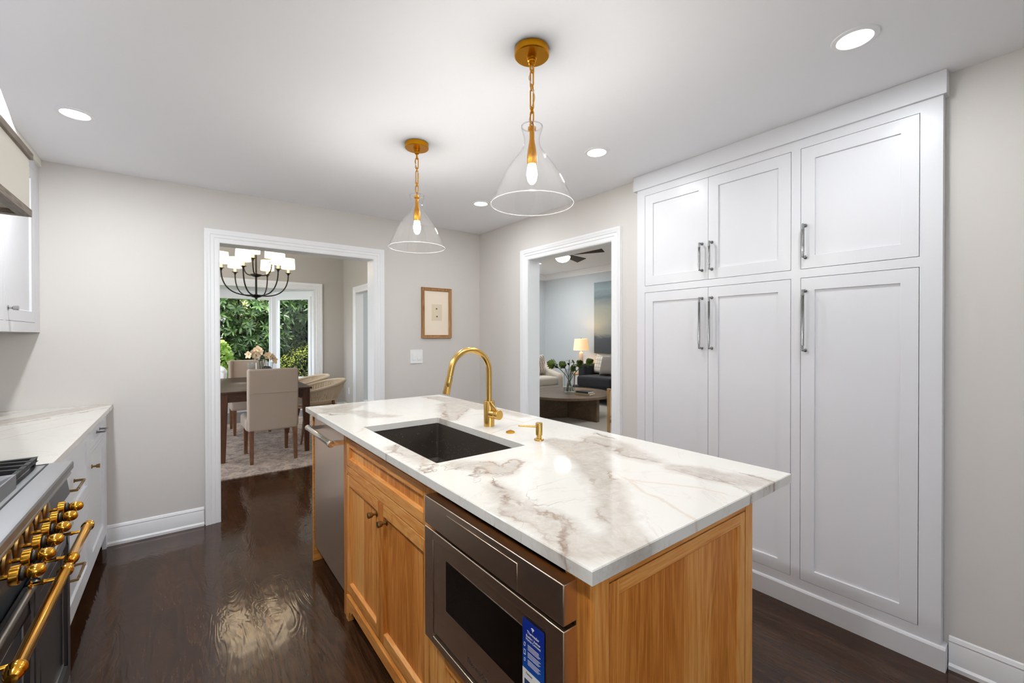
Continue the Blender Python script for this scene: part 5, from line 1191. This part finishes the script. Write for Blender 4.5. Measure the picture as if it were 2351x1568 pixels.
for k, (b, e_, kd) in enumerate(stemL):
    tf = thing('protea_stem' if kd == 'p' else 'leaf_stem', ['large green protea at the left of the glass vase', 'open green protea with leaves over the left vase rim', 'small green protea bud in the middle of the vase', 'yellow green protea leaning right from the vase', 'outermost green protea at the right of the vase', 'dark leaf sprig standing upright in the vase', 'pair of dark leaves right of the middle bud'][k], 'flower', (vx+b[0], vy+b[1], vz+0.016), 'stems in the glass vase')
    p0 = V(vx+b[0], vy+b[1], vz+0.016); p2 = V(vx+e_[0], vy+e_[1], vz+e_[2]); pm = V(vx-b[0]*0.3, vy+(e_[1]*0.12), vz+0.36)
    c = curve(p0, pm, p2); mb = MB(); mb.tube(c, 0.006, 8); mb.build('stem', 'stem', tf)
    d = (c[-1]-c[-2]).normalized(); u = d.cross(X_).normalized(); v = u.cross(d); mb = MB(); tt = []
    if kd == 'p':
        sc_ = (1.25, 1.0, 0.75, 0.85, 0.9)[k]
        for ly in range(5):
            for j in range(11):
                a = 2*PI*(j+0.5*ly)/11; r_ = 0.012+0.008*ly; dd = d*(1.0-0.05*ly)+(u*math.cos(a)+v*math.sin(a))*(0.08+0.10*ly)
                leaf_quad(mb, p2+(u*math.cos(a)+v*math.sin(a))*(0.012+0.006*ly)*sc_-d*0.015*ly*sc_, dd, d, 0.085*sc_, 0.026*sc_, 0.0, 0.2, tt, 0.25+0.15*ly*rnd.uniform(0.6, 1.2))
        o = mb.build('flower_head', 'leaf_protea', tf, weld=False, normals=False); add_tint(o, tt)
        mb = MB(); tt = []
    for j in range(5 if kd == 'p' else 4):
        a = j*2.1; leaf_quad(mb, c[-2 - (j % 3)], (u*math.cos(a)+v*math.sin(a))*0.8+d*0.45, d, 0.085, 0.045, 0.15, 0.1, tt, rnd.uniform(0, 0.35))
    o = mb.build('leaves', 'leaf_protea', tf, weld=False, normals=False); add_tint(o, tt)
for nm, lb, z0, hgt, m1, sx, sy, a in (('book', 'larger tan book lying on the coffee table under the dark book', 0.4205, 0.022, 'book_tan', 0.20, 0.27, 0.25), ('book', 'smaller dark book on top of the tan book', 0.4435, 0.03, 'book_dark', 0.17, 0.23, 0.15)):
    bx_, by_ = 5.10, 4.74; t = thing(nm, lb, 'book', (bx_, by_, z0), 'books on the coffee table')
    fr = (V(bx_, by_, z0), V(math.cos(a), math.sin(a), 0), V(-math.sin(a), math.cos(a), 0), Z_)
    mb = MB(fr); mb.box((-sx/2, -sy/2, 0), (sx/2, sy/2, 0.003)); mb.box((-sx/2, -sy/2, hgt-0.003), (sx/2, sy/2, hgt)); mb.box((-sx/2, -sy/2, 0.003), (-sx/2+0.004, sy/2, hgt-0.003)); mb.build('cover', m1, t)
    mb = MB(fr); mb.box((-sx/2+0.004, -sy/2+0.005, 0.003), (sx/2-0.005, sy/2-0.005, hgt-0.003)); mb.build('pages', 'page', t)
# sofa along the right wall
t = thing('sofa', 'charcoal sofa against the pale living room wall', 'sofa', (6.85, 5.1, 0))
sy0, sy1 = 3.98, 6.40
mb = MB(); mb.box((6.42, sy0, 0.12), (7.36, sy1-0.06, 0.335)); mb.build('base', 'charcoal_fabric', t, bevel=0.03, seg=3)
for y0, y1 in ((5.30, 6.19), (4.24, 5.295)): mb = MB(); mb.box((6.40, y0, 0.336), (7.12, y1, 0.54)); mb.build('seat_cushion', 'charcoal_fabric', t, bevel=0.05, seg=4)
for y0, y1 in ((sy1-0.21, sy1), (sy0, sy0+0.24)): mb = MB(); mb.box((6.66, y0, 0.12), (7.36, y1, 0.76)); mb.build('arm', 'charcoal_fabric', t, bevel=0.05, seg=4)
mb = MB(); mb.box((7.12, sy0+0.2, 0.12), (7.37, sy1-0.2, 0.80)); mb.build('backrest', 'charcoal_fabric', t, bevel=0.05, seg=4)
for x in (6.5, 7.28):
    for y in (sy0+0.1, sy1-0.2): mb = MB(); mb.cyl((x, y, 0), (x, y, 0.125), 0.018, 0.025, 12); mb.build('leg', 'bronze', t)
def cushion(nm, lb, c, wd, ht, th, u, v, m): o = MB().pillow(c, wd, ht, th, u, v).build(nm, m); return tag(o, lb, 'pillow', 'throw pillows on the sofa')
cushion('throw_pillow', 'cream windowpane check pillow at the left sofa arm', (6.98, 6.02, 0.748), 0.44, 0.42, 0.15, (0.25, 1, 0.05), (0.28, 0, 1), 'windowpane_fabric')
cushion('throw_pillow', 'taupe grey pillow in front of the check pillow', (6.84, 5.68, 0.745), 0.46, 0.42, 0.16, (-0.05, 1, -0.06), (0.30, 0, 1), 'taupe_fabric')
cushion('throw_pillow', 'white pillow leaning behind the taupe pillow on the sofa', (7.03, 5.50, 0.755), 0.46, 0.43, 0.14, (0.1, 1, 0.12), (0.22, 0, 1), 'white_fabric')
# side table and lamp
t = thing('side_table', 'small pale wood side table beside the sofa arm', 'side table', (6.98, 6.62, 0))
mb = MB(); mb.lathe([(0.001, 0.505), (0.19, 0.505), (0.20, 0.512), (0.20, 0.528), (0.195, 0.532), (0.001, 0.532)], (6.98, 6.615, 0), Z_, 36); mb.build('tabletop', 'teak', t)
for k in range(3): a = k*2.094+0.5; mb = MB(); mb.cyl((6.98+0.17*math.cos(a), 6.615+0.17*math.sin(a), 0), (6.98+0.13*math.cos(a), 6.615+0.13*math.sin(a), 0.506), 0.012, 0.014, 12); mb.build('leg', 'teak', t)
lx, ly = 6.98, 6.60
t = thing('table_lamp', 'lit table lamp with tapered drum shade on the side table', 'lamp', (lx, ly, 0.532))
mb = MB(); mb.lathe([(0.001, 0.532), (0.07, 0.532), (0.075, 0.54), (0.07, 0.60), (0.055, 0.78), (0.042, 0.94), (0.036, 0.985), (0.02, 0.995), (0.008, 1.0), (0.008, 1.03)], (lx, ly, 0), Z_, 28); mb.build('base', 'ceramic_lamp', t)
mb = MB(); mb.lathe([(0.172, 1.035), (0.142, 1.285), (0.139, 1.285), (0.169, 1.035)], (lx, ly, 0), Z_, 44, False, False, close=True); mb.build('lamp_shade', 'lamp_shade_lit', t)
mb = MB(); mb.cyl((lx, ly, 1.02), (lx, ly, 1.30), 0.003, 0.003, 8); mb.ball((lx, ly, 1.305), 0.008, 10, 8); mb.build('finial', 'bronze', t)
l = light('table_lamp_bulb', 'POINT', (0, 0, 0), 6.0, (1, 0.62, 0.3), 0.03); l.parent = t; l.location = (0, 0, 1.16-0.532)
# arm chair
t = thing('armchair', 'cream sweeping-arm armchair with a patterned pillow left of the vase', 'chair', (6.3, 6.86, 0))
mb = MB()
mb.box((5.99, 6.36, 0.12), (6.72, 7.36, 0.33)); mb.build('base', 'cream_fabric', t, bevel=0.04, seg=4)
mb = MB(); mb.box((5.98, 6.48, 0.33), (6.60, 7.24, 0.50)); mb.build('seat_cushion', 'cream_fabric', t, bevel=0.055, seg=4)
for y0, y1 in ((6.32, 6.475), (7.245, 7.40)):
    mb = MB(); pl = [(5.985, 0.12), (5.985, 0.50), (6.03, 0.55), (6.12, 0.57), (6.28, 0.61), (6.42, 0.69), (6.52, 0.79), (6.60, 0.86), (6.78, 0.86), (6.72, 0.12)]
    mb.prism(pl, y0, y1, 'y'); mb.build('arm', 'cream_fabric', t, bevel=0.045, seg=4)
mb = MB(); pl = [(6.60, 0.12), (6.58, 0.45), (6.64, 0.90), (6.72, 0.92), (6.80, 0.88), (6.76, 0.12)]; mb.prism(pl, 6.36, 7.36, 'y'); mb.build('backrest', 'cream_fabric', t, bevel=0.04, seg=4)
for x in (6.05, 6.68):
    for y in (6.42, 7.3): mb = MB(); mb.cyl((x, y, 0), (x, y, 0.13), 0.014, 0.022, 12); mb.build('leg', 'leg_wood', t)
t.location = (5.87, 6.87, 0); t.rotation_euler = (0, 0, PI/2)
o = MB().pillow((6.15, 7.06, 0.725), 0.46, 0.46, 0.15, (1, 0.35, 0), (0.0, 0.2, 1)).build('patterned_pillow', 'ogee_fabric'); tag(o, 'beige pillow with brown ogee line pattern on the cream armchair', 'pillow')
# painting
mb = MB(); mb.box((7.36, 4.85, 0.965), (7.398, 6.565, 2.545)); tag(mb.build('seascape_painting', 'seascape_paint', bevel=0.003), 'large blurred grey blue seascape canvas on the living room wall', 'painting')
# fan
t = thing('ceiling_fan', 'dark bladed ceiling fan with a glowing bowl light', 'ceiling fan', (5.0, 5.14, HI))
mb = MB(); mb.lathe([(0.001, 2.655), (0.10, 2.66), (0.115, 2.69), (0.10, 2.74), (0.03, 2.76), (0.015, 2.78), (0.015, 2.86), (0.06, 2.88), (0.065, HI-0.001)], (5.0, 5.14, 0), Z_, 32); mb.build('motor', 'bronze', t)
mb = MB(); pr = [(0.001, 2.565)] + [(0.125*math.sin(PI/2*k/8), 2.66-0.095*math.cos(PI/2*k/8)) for k in range(1, 9)] + [(0.10, 2.664), (0.001, 2.664)]; mb.lathe(pr, (5.0, 5.14, 0), Z_, 32); mb.build('bowl_light', 'fan_glow', t)
for k in range(4):
    a = math.radians(17+90*k); d = V(math.cos(a), math.sin(a), 0); s_ = V(-d.y, d.x, 0); c0 = V(5.0, 5.14, 2.695); mb = MB()
    q = lambda r_, w_, dz, th: [c0+d*r_-s_*w_+Z_*0.3*w_, c0+d*r_+s_*w_-Z_*0.3*w_, c0+d*r_+s_*w_-Z_*(0.3*w_-th), c0+d*r_-s_*w_+Z_*(0.3*w_+th)]
    mb.loft([q(0.10, 0.025, 0, 0.008), q(0.2, 0.05, 0, 0.008), q(0.70, 0.085, 0, 0.008)]); mb.build('blade', 'bronze', t)
# wooden chair at the opening's edge
t = thing('wooden_armchair', 'light wood chair with woven back at the right edge of the living room opening', 'chair', (4.15, 3.0, 0))
for x, y, zt2 in ((3.885, 3.245, 0.745), (3.885, 2.70, 0.745), (4.45, 3.245, 0.56), (4.45, 2.70, 0.56)): mb = MB(); mb.cyl((x, y, 0), (x, y, zt2), 0.017, 0.019, 14); mb.build('leg', 'chair_ash', t)
mb = MB(); mb.box((3.872, 2.71, 0.715), (3.898, 3.235, 0.745)); mb.box((3.872, 2.71, 0.42), (3.898, 3.235, 0.45)); mb.box((3.89, 3.23, 0.35), (4.45, 3.26, 0.385)); mb.box((3.89, 2.685, 0.35), (4.45, 2.715, 0.385)); mb.box((4.43, 2.71, 0.35), (4.46, 3.24, 0.385)); mb.box((3.89, 3.228, 0.54), (4.46, 3.262, 0.56)); mb.box((3.89, 2.683, 0.54), (4.46, 2.717, 0.56)); mb.build('frame', 'chair_ash', t, bevel=0.004)
mb = MB()
for k in range(26): y = 2.735+0.0185*k+0.004; mb.tube([(3.87, y, 0.44), (3.868, y, 0.58), (3.87, y, 0.725)], 0.005, 6)
mb.build('woven_back', 'rope', t, weld=False)
mb = MB(); mb.box((3.895, 2.72, 0.375), (4.44, 3.225, 0.43)); mb.build('seat', 'cushion_beige', t, bevel=0.015, seg=3)

# ================================================================== GARDEN
mb = MB(); mb.box((-14, YD2+0.02, -0.12), (16, 22, -0.02)); g_ = mb.build('lawn', 'leaf_grass', org=(0, 0, -0.12)); g_['kind'] = 'structure'; g_['label'] = 'garden ground'; g_['category'] = 'ground'
add_tint(g_, [0.4]*len(g_.data.vertices))
def shrub(name, label, c, r, n, kind, mat, L, W_, seed, cat='shrub', group=None, whorl=0, tint=(0, 1), shell=0.55, cut=None):
    rg = random.Random(seed); t = thing(name, label, cat, (c[0], c[1], -0.02), group)
    mb = MB(); tt = []
    for k in range(n):
        while True:
            d = V(rg.gauss(0, 1), rg.gauss(0, 1), rg.gauss(0, 1)).normalized(); q = rg.uniform(shell, 1)**0.6
            if d.y < 0.35: break
        p = V(c[0]+d.x*r[0]*q, c[1]+d.y*r[1]*q, c[2]+d.z*r[2]*q)
        if p.z < 0.05: continue
        tn = tint[0]+(tint[1]-tint[0])*min(1, max(0, rg.random()*0.75+0.25*(d.z+0.3)))
        if whorl:
            ax = (d+V(rg.uniform(-.5, .5), rg.uniform(-.7, 0.1), rg.uniform(0.2, 1.2))).normalized(); u = ax.cross(V(0.3, 0.2, 1)).normalized(); v = u.cross(ax)
            for j in range(whorl):
                a = 2*PI*j/whorl+rg.random()*0.5; e_ = rg.uniform(0.05, 1.1)
                leaf_quad(mb, p, u*math.cos(a)+v*math.sin(a)+ax*e_, ax, L*rg.uniform(0.7, 1.15), W_*rg.uniform(0.8, 1.1), 0.14, 0.16, tt, min(1, max(0, tn+rg.uniform(-.3, .3))), 5)
        else:
            dd = (d+V(rg.uniform(-1, 1), rg.uniform(-1, 0.5), rg.uniform(-.8, 0.8))).normalized()
            leaf_quad(mb, p, dd, V(rg.uniform(-.5, .5), -1, rg.uniform(0.2, 1)), L*rg.uniform(0.6, 1.2), W_*rg.uniform(0.7, 1.2), 0.25, 0.12, tt, tn**1.6, 4)
    o = mb.build('foliage', mat, t, weld=False, normals=False); o['kind'] = 'stuff'; add_tint(o, tt)
    mb = MB()
    for k in range(5):
        a = 2*PI*k/5+seed; mb.tube([(c[0]+0.06*math.cos(a), c[1]+0.06*math.sin(a), -0.02), (c[0]+r[0]*0.25*math.cos(a), c[1]+r[1]*0.25*math.sin(a), c[2]-r[2]*0.3), (c[0]+r[0]*0.6*math.cos(a), c[1]+r[1]*0.6*math.sin(a), c[2]+r[2]*0.4)], [0.03, 0.022, 0.008], 8)
    mb.build('branches', 'bark', t, weld=False)
    return t
shrub('magnolia_shrub', 'big glossy broad-leaved shrub filling the middle bay window pane', (0.95, 11.2, 1.95), (1.3, 0.9, 1.3), 1000, 'm', 'leaf_magnolia', 0.165, 0.042, 11, group='broad-leaved garden shrubs', whorl=8, shell=0.45)
shrub('magnolia_shrub', 'glossy broad-leaved shrub behind the upper half of the narrow right bay pane', (2.75, 11.1, 2.35), (1.05, 0.8, 0.95), 620, 'm', 'leaf_magnolia', 0.165, 0.042, 12, group='broad-leaved garden shrubs', whorl=8, shell=0.45)
shrub('lime_shrub', 'lime green leafy bush low at the left of the middle bay pane', (0.36, 10.05, 0.80), (0.42, 0.36, 0.52), 900, 's', 'leaf_lime', 0.10, 0.07, 13, shell=0.7)
shrub('golden_shrub', 'yellow green fine-leaved bush low behind the narrow right bay pane', (2.35, 10.5, 0.55), (0.75, 0.4, 0.6), 2200, 's', 'leaf_yellow', 0.042, 0.022, 14, shell=0.5)
shrub('amber_shrub', 'amber leaved branch high at the left of the middle bay pane', (0.28, 10.4, 2.45), (0.36, 0.3, 0.36), 70, 's', 'leaf_autumn', 0.14, 0.06, 15, shell=0.4)
# clipped hedge behind everything
rg = random.Random(5); t = thing('hedge', 'dark dense evergreen hedge behind the garden shrubs', 'hedge', (1.5, 12.6, -0.02))
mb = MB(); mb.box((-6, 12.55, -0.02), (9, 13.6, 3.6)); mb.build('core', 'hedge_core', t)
mb = MB(); tt = []
for k in range(30000):
    p = V(rg.uniform(-2.0, 6.0), rg.uniform(12.0, 12.6), rg.uniform(0, 3.6)); leaf_quad(mb, p, V(rg.uniform(-1, 1), rg.uniform(-1, 0), rg.uniform(-1, 1)), V(rg.uniform(-.6, .6), -1, rg.uniform(0, 1)), rg.uniform(0.05, 0.11), rg.uniform(0.03, 0.055), 0.2, 0.1, tt, rg.random()**2.0, 2)
o = mb.build('foliage', 'leaf_hedge', t, weld=False, normals=False); o['kind'] = 'stuff'; add_tint(o, tt)
